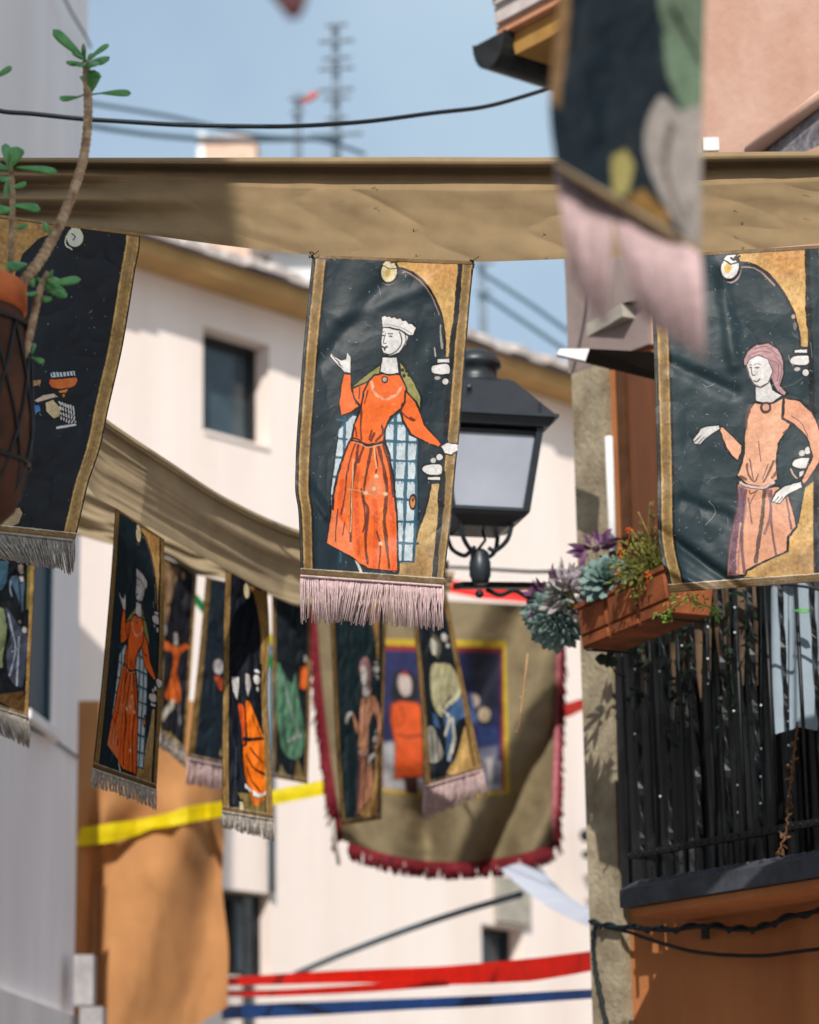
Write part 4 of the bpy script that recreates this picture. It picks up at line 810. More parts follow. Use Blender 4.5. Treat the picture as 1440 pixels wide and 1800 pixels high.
wall_holes(s0, s1, 0, zE+.02, [h1, h2, h3], PH, .25).build('wall', M_WALLH, house)
mb = MB(); pbox(mb, PH, s0, s1, -OV, .35, zE+.022, zE+.12); mb.build('soffit', M_SOFF, house)
mb = MB()                                                   # rows of barrel tiles: ends along the eave, roof rising behind
nT = int((s1-s0)/.21)
for i in range(nT):
    s = s0+.1+i*.21; jit = random.uniform(-.03, .03); a = np.linspace(0, math.pi, 7)
    for (dd, zz, r) in ((0, 0, .105),):
        ring = lambda d, z, rr: [PH(s+rr*math.cos(q), d, z+rr*.75*math.sin(q)) for q in a]
        A = ring(-OV-.10+jit, zE+.125, r); B = ring(2.6, zE+1.3, r); mb.add(A+B, [(k, k+1, k+8, k+7) for k in range(6)]); mb.add(A, [tuple(range(7))])
        mb.add([PH(s-.1, -OV-.06, zE+.123), PH(s+.11, -OV-.06, zE+.123), PH(s+.11, 2.6, zE+1.29), PH(s-.1, 2.6, zE+1.29)], [(0, 1, 2, 3)])
roof = mb.build('roof', M_TILE, house)
def window(h, lab=None, d=.20, two=True, glassm=None):
    a, b, c, e = h; t = .05; mb = MB()
    for q in ((a, b, c, c+t), (a, b, e-t, e), (a, a+t, c+t, e-t), (b-t, b, c+t, e-t)): pbox(mb, PH, q[0], q[1], d-.05, d+.03, q[2], q[3])
    if two: pbox(mb, PH, (a+b)/2-.025, (a+b)/2+.025, d-.05, d+.03, c+t, e-t)
    fr = mb.build('window', M_WFRAME, house)
    pbox(MB(), PH, a+t, b-t, d-.01, d+.01, c+t, e-t).build('pane', glassm or M_WINGL, fr)
    return fr
window(h1, two=False); window(h2, d=.17); window(h3, two=False)
mb = MB(); pbox(mb, PH, h1[0]+.01, h1[1]-.01, -.015, .148, h1[2]+.003, h1[2]+.03); mb.build('sill', M_WALLH, house)
a = HS(470, 1478); b = HS(472, 1570); c = HS(427, 1716); e = HS(432, 1568)
MB().tube([PH(a[0], -.04, a[1]+1.5), PH(a[0], -.04, b[1])], .022, 8).build('downpipe', M_CABLEG, house, True)
MB().tube([PH(c[0], -.05, 0), PH(c[0], -.05, e[1]-.05)], .035, 8).build('downpipe', M_GUTTER, house, True)
a = HS(866, 1540); b = HS(926, 1640); mb = MB(); pbox(mb, PH, a[0], b[0], -.05, -.002, h3[3]+.03, a[1]); mb.build('lintel_panel', M_CONC, house)
# far side and back of the house so it stays solid
mb = MB(); mb.add([PH(s1, 0, 0), PH(s1, 5, 0), PH(s1, 5, zE+.1), PH(s1, 0, zE+.1)], [(0, 1, 2, 3)]); mb.add([PH(s0, 0, 0), PH(s0, 0, zE+.1), PH(s0, 5, zE+.1), PH(s0, 5, 0)], [(0, 1, 2, 3)]); mb.add([PH(s0, 5, 0), PH(s1, 5, 0), PH(s1, 5, zE+1.3), PH(s0, 5, zE+1.3)], [(0, 1, 2, 3)]); mb.build('gable_wall', M_WALLH, house)
# iron bracket and hook on the house wall near the pillar
w = lambda x, y, d=.25: PH(HS(x, y)[0], -d, HS(x, y)[1])
br = thing('wall_bracket', 'dark green iron bracket with a hook on the house wall beside the stone pillar', 'bracket', w(1040, 1462, 0))
MB().tube([w(985, 1476), w(1020, 1464), w(1075, 1448)], .05, 8).build('bar', M_CABLE, br, True)
MB().tube([w(985, 1508), w(1010, 1510), w(1022, 1520), w(1006, 1535), w(1012, 1556)], [.03, .035, .05, .045, .03], 8).build('hook', M_CABLE, br, True)
# pale awning
aw = [at(880, 1528, 15), at(950, 1526, 15.6), at(1075, 1612, 13.2), at(1075, 1642, 12.8)]
n_ = 30; P = np.array([[(aw[0]*(1-t)+aw[3]*t)*(1-q)+(aw[1]*(1-t)+aw[2]*t)*q+Z*(-.05*math.sin(math.pi*t)+.03*math.sin(q*3)) for t in np.linspace(0, 1, n_)] for q in np.linspace(0, 1, 8)])
o = gridobj('awning', P, M_AWN); tag(o, 'pale blue-white awning cloth slanting down to the stone pillar under the tapestry', 'awning')

# ------------------------------------------------------------------ far houses, chimney, antennas
def box_house(name, label, x0, x1, ytop, Y, mw, mr, dep=4):
    A = at(x0, ytop, Y); B = at(x1, ytop, Y); zt = A[2]; t = thing(name, label, 'house', ((A[0]+B[0])/2, Y+dep/2, 0))
    mb = MB(); mb.box(((A[0]+B[0])/2, Y+dep/2, zt/2), (B[0]-A[0], dep, zt)); mb.build('wall', mw, t)
    mb = MB(); W2 = (B[0]-A[0])/2+.25; cx = (A[0]+B[0])/2
    mb.hexa([(cx-W2, Y-.3, zt+.004), (cx+W2, Y-.3, zt+.004), (cx+W2, Y+dep+.3, zt+.004), (cx-W2, Y+dep+.3, zt+.004)], [(cx-W2, Y-.28, zt+.1), (cx+W2, Y-.28, zt+.1), (cx+W2, Y+dep+.3, zt+1.0), (cx-W2, Y+dep+.3, zt+1.0)])
    r = mb.build('roof', mr, t); return t, r, zt
t, r_, zt = box_house('far_house', 'orange roofed house rising behind the cream house', 300, 470, 452, 34, M_TILEO, M_TILEO)
t, r_, zt = box_house('far_house', 'plain white house block behind the cream house roof', 474, 640, 440, 33, M_WHITE, M_WHITE)
ch = thing('chimney_stack', 'pale orange chimney stack with a thin white flue, beyond the khaki strip', 'chimney', at(396, 440, 33.5))
p = at(402, 262, 33.5); q = at(440, 262, 33.5); M_STACK = mat('pale_brick', (222, 190, 170), var=.2)
MB().box((p[0], 33.5, p[2]-1.2), ((q-p)[0]*2.6, .5, 2.4)).build('stack', M_STACK, ch); MB().box((p[0], 33.5, p[2]+.03), ((q-p)[0]*2.8, .6, .06)).build('cap', M_STACK, ch)
p = at(355, 236, 33.3); MB().tube([p-Z*2.5, p], .06, 10).build('flue', M_WHITE, ch, True)
def antenna(label, x, y0, y1, Y, bars, tip=None):
    a = at(x, y1, Y); b = at(x, y0, Y); b[0] = a[0]+.0; t = thing('roof_antenna', label, 'antenna', a-Z*1.0)
    MB().tube([a-Z*1.0, b], [.05, .045], 8).build('mast', M_MAST, t, True)
    for yy, w_ in bars:
        c = at(x, yy, Y); MB().tube([c-[w_, .1, 0], c+[w_, -.1, .02]], .02, 6).build('crossbar', M_MAST, t, True)
    if tip: 
        c = at(*tip, Y); MB().leaf(c-[.12, 0, .1], (.8, 0, .5), (0, -1, 0), .32, .12, .06).build('reflector', M_ANTR, t, True)
antenna('tall slim roof antenna with many short crossbars, right of the other mast', 592, 42, 268, 30, [(52, .12), (80, .2), (110, .16), (128, .2), (165, .2), (180, .15), (215, .12), (244, .3)])
antenna('shorter roof mast with a small red tip', 524, 165, 268, 30, [(180, .1), (205, .08)], (538, 172))
antenna('faint antenna mast in the sky gap beside the lamp', 850, 455, 600, 32, [(470, .12), (520, .1)])
# ------------------------------------------------------------------ LEFT BUILDING
LC = at(141, 1000, 15.2); aL = rad(6.5); dL = np.array([math.sin(aL), math.cos(aL), 0]); nL = np.array([math.cos(aL), -math.sin(aL), 0])
def PL(s, d, z): return np.array([LC[0], LC[1], 0])-dL*s-nL*d+Z*z          # s runs from the far corner towards the camera
def LS(px, py, off=0):
    w = onp(px, py, LC+nL*off, nL); return float((LC-w) @ dL), float(w[2])
HL = LEFT_H; sN = LEFT_S
lb = thing('plaster_building', 'grey-white plaster building with a teal shutter along the left edge', 'building', PL(5, 2, 0))
a = LS(52, 1262); b = LS(89, 1284); wz = (a[1]+b[1])/2; hw = (b[0], b[0]+.62, wz, wz+1.25)
wall_holes(0, sN, 0, HL, [hw], PL, .12).build('wall', M_GREYW, lb)
mb = MB(); mb.add([PL(0, 0, 0), PL(0, 0, HL), PL(0, 5, HL), PL(0, 5, 0)], [(0, 1, 2, 3)]); mb.add([PL(sN, 0, 0), PL(sN, 5, 0), PL(sN, 5, HL), PL(sN, 0, HL)], [(0, 1, 2, 3)]); mb.add([PL(0, 5, 0), PL(0, 5, HL), PL(sN, 5, HL), PL(sN, 5, 0)], [(0, 1, 2, 3)]); mb.build('gable_wall', M_GREYW, lb)
mb = MB(); pbox(mb, PL, -.02, sN+.02, -.02, 5.02, HL+.003, HL+.15); mb.build('roof', M_TILE, lb)
t = .035; sh_ = MB()
for q in ((hw[0], hw[1], hw[2], hw[2]+t), (hw[0], hw[1], hw[3]-t, hw[3]), (hw[0], hw[0]+t, hw[2]+t, hw[3]-t), (hw[1]-t, hw[1], hw[2]+t, hw[3]-t)): pbox(sh_, PL, q[0]+.002, q[1]-.002, .0, .07, q[2]+.002, q[3]-.002)
so = sh_.build('shutter', M_TEALP, lb); m2 = MB(); pbox(m2, PL, hw[0]+t, hw[1]-t, .02, .05, hw[2]+t, hw[3]-t); m2.build('shutter_panel', M_TEALP, so)
m2 = MB(); pbox(m2, PL, hw[0]-.03, hw[1]+.03, -.06, .02, hw[2]-.05, hw[2]-.003); m2.build('sill', M_GREYW, lb)
a = LS(0, 1746); m2 = MB(); pbox(m2, PL, -.02, sN, -.06, -.003, 0, a[1]); m2.build('plinth', M_GREYW, lb)
m2 = MB(); c_ = at(150, 1725, 15.0); m2.box(c_, (.10, .16, .26)); c_ = at(164, 1800, 15.0); m2.box(c_, (.12, .2, .16)); m2.build('corner_block', mat('grey_block', (176, 173, 174), var=.25, scale=9, bump=.4, bscale=30), lb)
P = np.array([onp(x, y, LC+nL*.012, nL) for x, y in crv([(20, 1266), (75, 1290), (105, 1308), (138, 1332)], 12)]); o = MB().tube(P, .007, 8).build('wall_cable', M_CABLEG, None, True); tag(o, 'thin cable slack along the left building under the teal shutter', 'cable', 'wall cables')
cable('wall_cable', 'thin cable at the top corner of the left building', [(100, -30), (125, 20), (150, 62), (160, 84)], .007, [14.2, 15.0], M_CABLEG, 'wall cables', seed=5)

# ------------------------------------------------------------------ RIGHT BUILDING
dR = hdir((1090, 1594), (1440, 1538)); nR = np.cross(dR, Z); nR = nR if nR[1] < 0 else -nR
RC = at(1045, 1200, 11.0)
def PR(s, d, z): return np.array([RC[0], RC[1], 0])+dR*s-nR*d+Z*z
def rp(px, py, off=0.0): return onp(px, py, RC+nR*off, nR)
def RS(px, py, off=0.0):
    w = rp(px, py, off); return float((w-RC) @ dR), float(w[2])
SE = 2.4
zsl = float(rp(1300, 552)[2]); ztop = 9.5; G0z = at(853, 92, 11.2)[2]-.12
rb = thing('corner_building', 'terracotta and salmon corner building with stone pillar and gutter on the right', 'building', PR(1.2, 1, 0))
sp = RS(1092, 1200)[0]
sd0 = RS(1092, 800)[0]; sd1 = RS(1113, 800)[0]
mb = MB(); pbox(mb, PR, 0, SE, .0, 3, 0, zsl); mb.build('wall', M_BROWN, rb)
mb = MB(); pbox(mb, PR, -.02, sp, -.05, .4, 0, zsl-.01); mb.build('pillar', M_STONE, rb)
mb = MB(); pbox(mb, PR, .42, SE, -.015, 3, zsl+.003, ztop); mb.build('salmon_wall', M_SALM, rb)
mb = MB(); pbox(mb, PR, -.06, .418, -.03, 2.9, zsl+.003, float(G0z)); mb.build('corner_wall', mat('mauve_grey_render', (150, 134, 130), var=.15, scale=4, bump=.4, bscale=25), rb)
zb = RS(1100, 985)[1]
mb = MB(); pbox(mb, PR, sd0+.02, sd1, -.035, -.003, zb-.2, zsl-.05); mb.build('door_post', M_WOOD, rb)
a = RS(1083, 700, .06); MB().tube([PR(sp+.018, -.035, zb-.15), PR(sp+.018, -.035, zsl-.32)], .017, 10).build('downpipe', M_PIPE, rb, True)
# little slab and board below the upper storey
zq = float(rp(1012, 606, 0.0)[2])
def atz(px, py, z):
    r = ray(px, py); return CAM+r*((z-CAM[2])/r[2])
q1, q2, q3 = atz(1008, 606, zq), atz(1094, 556, zq), atz(1260, 582, zq); q4 = PR(.9, .1, zq)
mb = MB(); mb.hexa([q1, q2, q3, q4], [q+Z*.055 for q in (q1, q2, q3, q4)]); mb.build('canopy_slab', M_CONC, rb)
bk = np.array([0, .03, .0])
q = [at(1030, 634, 10.25), at(1220, 680, 9.95), at(1220, 622, 9.85), at(1037, 613, 10.15)]; mb = MB(); mb.hexa(q, [p+bk for p in q]); mb.build('canopy_board', mat('dark_brown_board', (46, 36, 24), var=.3, scale=10), rb)
q = [at(979, 623, 10.4), at(1029, 634, 10.25), at(1036, 613, 10.33), at(984, 613, 10.5)]; mb = MB(); mb.hexa(q, [p+bk for p in q]); mb.build('board_end', M_PIPE, rb)
# grey patterned sloping moulding, upper right
q = [at(1322, 268, 9.6), at(1520, 120, 9.0), at(1520, 250, 9.0), at(1400, 300, 9.35)]
cvp = np.array([at(1325+195*u_, 268-148*u_+(100*v_)*(.4+.6*u_), 9.6-.6*u_) for v_ in np.linspace(0, 1, 8) for u_ in np.linspace(0, 1, 40)]).reshape(8, 40, 3)
o = gridobj('patterned_moulding', cvp, mat('carved_grey_frieze', (150, 146, 150), rough=.9, var=.4, scale=26, col2=(84, 82, 88), bump=.8, bscale=40, bdist=.01), rb)
mb = MB().tube([at(1318, 268, 9.58), at(1420, 190, 9.28), at(1520, 114, 8.98)], .026, 8); mb.build('moulding_edge', M_SALM, rb, True)
mb = MB().box(at(1248, 258, 9.9), (.06, .06, .05)); mb.build('wall_box', M_PIPE, rb)
# eave with gutter at the far side
bR = -nR; G0 = at(858, 66, 11.2)
a = np.linspace(math.pi, 2*math.pi, 13); r0 = .105
def gring(o_, r): return [o_+dR*r*math.cos(q)+Z*r*1.35*math.sin(q) for q in a]
mb = MB(); A, B, A2, B2 = gring(G0, r0), gring(G0+bR*4, r0), gring(G0, r0*.93), gring(G0+bR*4, r0*.93)
mb.add(A+B, [(i, i+1, i+14, i+13) for i in range(12)]); mb.add(A2+B2, [(i, i+13, i+14, i+1) for i in range(12)]); mb.add(A+A2, [(i, i+13, i+14, i+1) for i in range(12)])
mb.add([p+bR*.01 for p in A2], [tuple(range(13))]); mb.build('gutter', M_GUTTER, rb)
E = lambda s, b, z: G0+dR*s*1.18+bR*b+Z*z*1.18
mb = MB(); mb.hexa([E(.09, .06, -.085), E(.75, .06, -.085), E(.75, 4, -.085), E(.09, 4, -.085)], [E(.07, .06, .0), E(.75, .06, .0), E(.75, 4, .0), E(.07, 4, .0)]); mb.build('eave_cornice', M_OCHRE, rb)
mb = MB(); mb.hexa([E(.03, .02, .003), E(.75, .02, .003), E(.75, 4, .003), E(.03, 4, .003)], [E(.03, .02, .035), E(.75, .02, .035), E(.75, 4, .035), E(.03, 4, .035)]); mb.build('eave_tile', M_TILEO, rb)
mb = MB()
for i, (s_, z0_, z1_) in enumerate(((.04, .038, .10), (.05, .103, .15))):
    mb.hexa([E(s_, -.02*i, z0_), E(.75, -.02*i, z0_), E(.75, 4, z0_), E(s_, 4, z0_)], [E(s_, -.02*i, z1_), E(.75, -.02*i, z1_+.05), E(.75, 4, z1_+.05), E(s_, 4, z1_)])
mb.build('roof', M_TILE, rb)
mb = MB(); mb.lathe([(.07, 0), (.055, .4)], E(.08, -.03, .205), 12, ax=nrm(dR+Z*.35)); mb.build('ridge_tile', M_OCHRE, rb, True)

# ------------------------------------------------------------------ BALCONY
bal = thing('balcony', 'balcony with black wrought iron railing and dark slate slab on the corner building', 'balcony', PR(.9, -.2, 2.5))
OFF = .38
c0 = RS(1090, 1596, OFF); c1 = RS(1100, 1540, OFF); sB, zB0 = c0; zB1 = zB0+.085
mb = MB(); mb.hexa([PR(sB, -OFF, zB0), PR(SE, -OFF, zB0), PR(SE, -.003, zB0), PR(sB, -.003, zB0)], [PR(sB, -OFF, zB1-.02), PR(SE, -OFF, zB1-.02), PR(SE, -.003, zB1-.02), PR(sB, -.003, zB1-.02)])
mb.hexa([PR(sB, -OFF, zB1-.02), PR(SE, -OFF, zB1-.02), PR(SE, -.003, zB1-.02), PR(sB, -.003, zB1-.02)], [PR(sB+.04, -OFF+.05, zB1+.012), PR(SE, -OFF+.05, zB1+.012), PR(SE, -.003, zB1+.012), PR(sB+.04, -.003, zB1+.012)])
for i in range(26):
    s_ = sB+.06+i*.062; w_ = random.uniform(.02, .05); mb.leaf(PR(s_, -OFF+.03, zB1), dR, nR, w_, .03, .02)
mb.build('slab', M_SLAB, bal)
mb = MB(); pbox(mb, PR, sB+.03, SE, -OFF+.03, -.003, zB0-.03, zB0-.003); mb.build('slab_underside', M_BROWN, bal)
zr = zB1+.012; RO = OFF-.07; s_r0 = RS(1107, 1520, RO)[0]; HT = 1.02
mb = MB(); pbox(mb, PR, sd1+.004, 1.7, -.02, -.003, zr+.004, zsl-.05)  # added dark brown panel, stands in for shade on the wall under the canopy
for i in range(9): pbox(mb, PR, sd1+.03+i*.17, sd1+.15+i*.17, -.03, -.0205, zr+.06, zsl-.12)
mb.build('shade_panel', mat('brown_shade_panel', (112, 70, 46), rough=.75, var=.25, scale=6, streak=True, bump=.3), rb)
for nm, z_ in (('foot_rail', zr+.10), ('hand_rail', zr+HT)):
    mb = MB(); pbox(mb, PR, s_r0, SE, -RO-.012, -RO+.012, z_-.012, z_+.012)
    for i in range(60): mb.ball(PR(s_r0+.01+i*.0378, -RO-.013, z_), .0065, 5)
    mb.build(nm, M_IRON, bal)
mb = MB(); pbox(mb, PR, s_r0-.012, s_r0+.012, -RO-.01, -.02, zr+HT-.011, zr+HT+.011); pbox(mb, PR, s_r0-.01, s_r0+.01, -RO-.009, -.02, zr+.092, zr+.108)
for k_ in range(1, 5): mb.tube([PR(s_r0, -RO+k_*.065, zr), PR(s_r0, -RO+k_*.065, zr+HT)], .007, 6)
mb.build('railing_return', M_IRON, bal)
nb = int((SE-s_r0)/.0755)
for i in range(nb):
    s_ = s_r0+i*.0755; tw = i % 2 == 1; mb = MB(); k_ = 40; zz = np.linspace(zr, zr+HT, k_)
    if tw:
        V = []; 
        for j, z_ in enumerate(zz):
            an = j*.42*sst(.05, .15, j/k_)*(1-sst(.85, .95, j/k_)*0); c_ = PR(s_, -RO, z_); w_ = .0105
            V += [c_+dR*w_*math.cos(an+q)+nR*w_*math.sin(an+q) for q in (.35, math.pi-.35, math.pi+.35, -.35)]
        mb.add(V, [(j*4+q, j*4+(q+1) % 4, (j+1)*4+(q+1) % 4, (j+1)*4+q) for j in range(k_-1) for q in range(4)])
    else: mb.tube([PR(s_, -RO, zr), PR(s_, -RO, zr+HT)], .0068, 8)
    mb.build('baluster', M_IRON, bal, not tw)
# strip curtain behind the bars
cu = thing('strip_curtain', 'black and brown plastic strip curtain filling the balcony behind the iron bars', 'curtain', PR(.9, -.18, zr+.5))
def strips(nm, m, s_a, s_b, step, off, z_a, z_b, wmin, wmax, ragged, sd, point=0):
    rr = np.random.default_rng(sd); mb = MB(); s_ = s_a
    while s_ < s_b:
        w_ = rr.uniform(wmin, wmax); zz0 = z_a+rr.uniform(0, ragged); k_ = 16; V = []
        ph = rr.uniform(0, 6.28); tw = rr.uniform(-.25, .25); o_ = off+rr.uniform(-.014, .014); a0 = rr.uniform(-.5, .5); lean = rr.uniform(-.012, .012)
        for j in range(k_):
            t_ = j/(k_-1); z_ = z_b+(zz0-z_b)*t_; an = a0+tw*t_; ww = w_*.5*(1 if not point or t_ < .6 else max(.12, 1-(t_-.6)*2.3)); dx = lean*t_+.003*math.sin(t_*4+ph)
            for q in (-1, -.35, .35, 1): V.append(PR(s_+dx+ww*q*math.cos(an), -o_+ww*q*math.sin(an)-.25*ww*(1-q*q), z_))
        mb.add(V, [(4*j+q, 4*j+q+1, 4*j+q+5, 4*j+q+4) for j in range(k_-1) for q in range(3)]); s_ += w_*step
    return mb.build(nm, m, cu, True)
strips('strip_layer', M_CURT, s_r0-.25, SE, .55, .10, zr+.012, zr+HT+.25, .05, .08, .0, 1)
strips('strip_layer', M_CURT, s_r0-.1, SE, 1.15, .17, zr+.014, zr+HT+.2, .035, .075, .0, 2)
a_ = RS(1180, 1150, .22)[0]; b_ = RS(1340, 1150, .22)[0]
strips('brown_strips', M_CURTB, a_, b_, 1.35, .225, RS(1250, 1250, .22)[1], zr+HT+.2, .03, .05, .14, 3, 1)
a_ = RS(1118, 1150, .22)[0]; strips('brown_strips', M_CURTB, a_, a_+.05, 1.3, .225, zr+.62, zr+HT+.1, .022, .032, .1, 4, 1)
rr = np.random.default_rng(19); mb = MB(); st = MB()
for k_ in range(12):
    x0 = rr.uniform(1105, 1330); y1 = rr.uniform(1110, 1330); C = crv([(x0, 1035), (x0+rr.uniform(-14, 14), (1035+y1)/2), (x0+rr.uniform(-20, 20), y1)], 8)
    P = np.array([rp(x, y, .30) for x, y in C]); st.tube(P, .0016, 4)
    for i in range(int((y1-1035)/9)):
        p = P[rr.integers(len(P))]+rr.normal(0, .012, 3); mb.leaf(p, rr.normal(0, 1, 3)+[0, 0, -.5], nR+rr.normal(0, .5, 3), rr.uniform(.018, .034), rr.uniform(.012, .02), .002, .2, 5, 'o')
o = mb.build('hanging_ivy', M_IVY, None, False); tag(o, 'thin dark ivy strands hanging between the iron bars below the trough', 'plant'); st.build('stems', M_IVY, o, True)
# pale linen drying on the balcony
a_ = RS(1362, 1150, .27); b_ = RS(1475, 1150, .27); zl = RS(1400, 1285, .27)[1]
u, v = np.meshgrid(np.linspace(0, 1, 40), np.linspace(0, 1, 50))
P = np.array([[PR(a_[0]+(b_[0]-a_[0])*uu, -.27-.018*math.sin(uu*16+vv*2), zl+.015*math.sin(uu*7)*vv+(zr+HT-zl)*(1-vv)) for uu in np.linspace(0, 1, 40)] for vv in np.linspace(0, 1, 30)])
o = gridobj('linen_cloth', P, M_LINEN); tag(o, 'pale blue linen hung over the railing at the right edge of the balcony', 'cloth')
rr = np.random.default_rng(9)
for i, (px, ys) in enumerate(((1199, (1100, 1135)), (1244, (1060, 1102, 1158, 1202)), (1291, (1068, 1112, 1250)), (1338, (1240, 1316, 1365, 1412)), (1296, (1380, 1428)), (1386, (1250, 1268, 1310, 1345, 1400)), (1160, (1180, 1400)), (1115, (1176, 1290)))):
    tp = rp(px, 1030, .335); bt = rp(px, max(ys)+12, .335); t_ = MB().tube([tp, bt], .0013, 4).build('bead_string', M_CABLE, None, True)
    tag(t_, ['short bead string by the planter end of the railing with two beads', 'bead string with four clear beads below the drooping flowers', 'bead string with three beads left of the brown strips', 'bead string with four beads low on the railing left of the pale linen',
             'short bead string ending near the bottom rail in two beads', 'bead string with five beads hanging over the pale linen', 'bead string of two widely spaced beads, one near the bottom rail', 'bead string beside the stone pillar with two beads'][i], 'bead string', 'clear bead strings on the balcony railing')
    for y in ys: MB().ball(rp(px+rr.uniform(-1, 1), y, .342), .0042, 7).build('bead', M_BEAD, t_, True)
mb = MB(); C = crv([(1402, 1270), (1396, 1330), (1388, 1390), (1384, 1440), (1374, 1490), (1362, 1524)], 8); P = np.array([rp(x, y, .345) for x, y in C]); P[:, 2] += 0
mb.tube(P+rr.normal(0, .003, P.shape), .0035, 6)
for i in range(60):
    p = P[rr.integers(len(P))]; mb.leaf(p, rr.normal(0, 1, 3)+[0, 0, -.6], nR, rr.uniform(.012, .03), .010, .002, .3, 5, 'lance')
o = mb.build('dry_vine', M_VINE, None, True); tag(o, 'dry brown vine trailing over the railing at the balcony right end', 'vine')
o = MB().leaf(rp(1392, 1074, .36), dR+Z*-.05, nR+Z, .075, .03, .008, -.25).build('green_leaf', M_LEAF, None, True); tag(o, 'single bright green leaf poking out over the pale linen', 'leaf')
# cables on the wall below the balcony
def wcable(label, pts, off, r, m=M_CABLE, sd=0, tw=0):
    C = crv(pts, 14); P = np.array([rp(x, y, off) for x, y in C]); t_ = np.linspace(0, 1, len(C))
    P = P+Z[None]*(.006*fbm(t_*14, t_*0, sd, 3))[:, None]
    mb = MB().tube(P, r, 7)
    if tw:
        an = t_*60; Q = P+nR[None]*(np.cos(an)*r*1.5)[:, None]+Z[None]*(np.sin(an)*r*1.5)[:, None]; mb.tube(Q, r*.6, 6)
    o = mb.build('wall_cable', m, None, True); tag(o, label, 'cable', 'wall cables'); return o
wcable('thick twisted cable bundle under the balcony slab', [(1040, 1622), (1070, 1628), (1120, 1632), (1180, 1634), (1240, 1628), (1290, 1634), (1340, 1630), (1390, 1612), (1470, 1596)], .075, .009, sd=1, tw=1)
wcable('thin cable looping low across the terracotta wall', [(1060, 1628), (1110, 1640), (1170, 1660), (1240, 1676), (1330, 1680), (1400, 1674), (1470, 1664)], .06, .007, sd=2)
wcable('loose wires running down the lower stone pillar', [(1046, 1625), (1042, 1660), (1046, 1700), (1056, 1750), (1072, 1830)], .08, .007, sd=3, tw=1)
o = MB().box(rp(1240, 1640, .04), (.03, .03, .045)).build('junction_box', M_IRON); tag(o, 'small dark junction box on the cable bundle under the balcony', 'box')

# ------------------------------------------------------------------ STREET LAMP
YL_ = 10.3; px2 = YL_/FPX; Lb = at(844, 1000, YL_); ang = rad(14.0)
lx = np.array([math.cos(ang), math.sin(ang), 0]); ly = np.array([-math.sin(ang), math.cos(ang), 0])
zpx = lambda y: float(at(844, y, YL_)[2])
lamp = thing('street_lamp', 'dark grey four-sided lantern with frosted panes on a wall bracket', 'street lamp', Lb)
Lc = lambda x, y, z: np.array([Lb[0], Lb[1], 0])+lx*x+ly*y+Z*z
def sq(h, z): return [Lc(-h, -h, z), Lc(h, -h, z), Lc(h, h, z), Lc(-h, h, z)]
zt, zg1, zg0 = zpx(760), zpx(776), zpx(914); H1, H0, HE, HR = .190, .142, .250, .120
mb = MB(); zt2 = zpx(684)
mb.hexa(sq(HE, zt), sq(HE, zt+.012)); mb.hexa(sq(HE-.01, zt+.0125), sq(HR, zt2)); mb.hexa(sq(HR, zt2+.0005), sq(HR-.02, zt2+.015)); mb.hexa(sq(HE-.03, zt-.03), sq(HE-.012, zt-.001))
for sx in (-1, 1):
    for sy in (-1, 1): mb.tube([Lc(sx*(HE-.07), sy*(HE-.015), zt+.01), Lc(sx*(HE-.07), sy*(HE-.015), zt+.055)], .008, 6)
mb.ball(Lc(-.075, -HR-.062, zt+.118), .012, 7)
mb.build('roof', M_LAMP, lamp)
cz = zpx(640); MB().lathe([(.10, zt2+.012), (.082, zt2+.03), (.082, zt2+.075), (.098, zt2+.082), (.098, zt2+.10), (.085, zt2+.125), (.05, zt2+.145), (.02, zt2+.152)], (Lb[0], Lb[1], 0), 28).build('chimney', M_LAMP, lamp, True)
for (x0, y0) in ((-1, -1), (1, -1), (1, 1), (-1, 1)):
    mb = MB(); t = .013
    mb.hexa([Lc(x0*H0+i*t, y0*H0+j*t, zg0) for i, j in ((-1, -1), (1, -1), (1, 1), (-1, 1))], [Lc(x0*H1+i*t, y0*H1+j*t, zt-.03) for i, j in ((-1, -1), (1, -1), (1, 1), (-1, 1))]); mb.build('corner_post', M_LAMP, lamp)
for hh, zz, th in ((H0, zg0, .016), (H1-.004, zt-.045, .012)):
    mb = MB()
    for q in range(4): mb.tube([sq(hh, zz)[q], sq(hh, zz)[(q+1) % 4]], th, 4)
    mb.build('glass_frame', M_LAMP, lamp)
for q in range(4):
    A = sq(H0-.004, zg0+.01); B = sq(H1-.006, zt-.04); MB().add([A[q], A[(q+1) % 4], B[(q+1) % 4], B[q]], [(0, 1, 2, 3)]).build('pane', M_GLASS, lamp)
mb = MB(); mb.hexa(sq(.085, zg0-.045), sq(H0, zg0-.012)); mb.build('base_tray', M_LAMP, lamp)
zp = zpx(975)
for sx in (-1, 1):
    for sy in (-1, 1):
        C = crv([(.105, zg0-.015), (.10, zg0-.06), (.085, zg0-.10), (.05, zg0-.128), (.03, zg0-.115)], 8)
        MB().tube([Lc(sx*r*.95, sy*r*.95, z) for r, z in C], .0085, 8).build('scroll_support', M_LAMP, lamp, True)
MB().tube([Lc(.01, 0, zg0-.03), Lc(.02, -.01, zg0-.08), Lc(-.01, 0, zg0-.12)], .006, 6).build('wire', M_CABLE, lamp, True)
MB().lathe([(.018, zpx(966)), (.034, zpx(972)), (.036, zpx(984)), (.040, zpx(988)), (.040, zpx(1012)), (.034, zpx(1018)), (.03, zpx(1026))], (Lb[0], Lb[1], 0), 22).build('post', M_LAMP, lamp, True)
pe = at(1052, 1031, 11.0); ps = at(806, 1029, YL_); dd = nrm(pe-ps); mb = MB(); mb.box((ps+pe)/2, (np.linalg.norm(pe-ps), .05, .022), [dd, nrm(np.cross(Z, dd)), Z])
mb.ball(at(843, 1044, YL_), .016, 8)
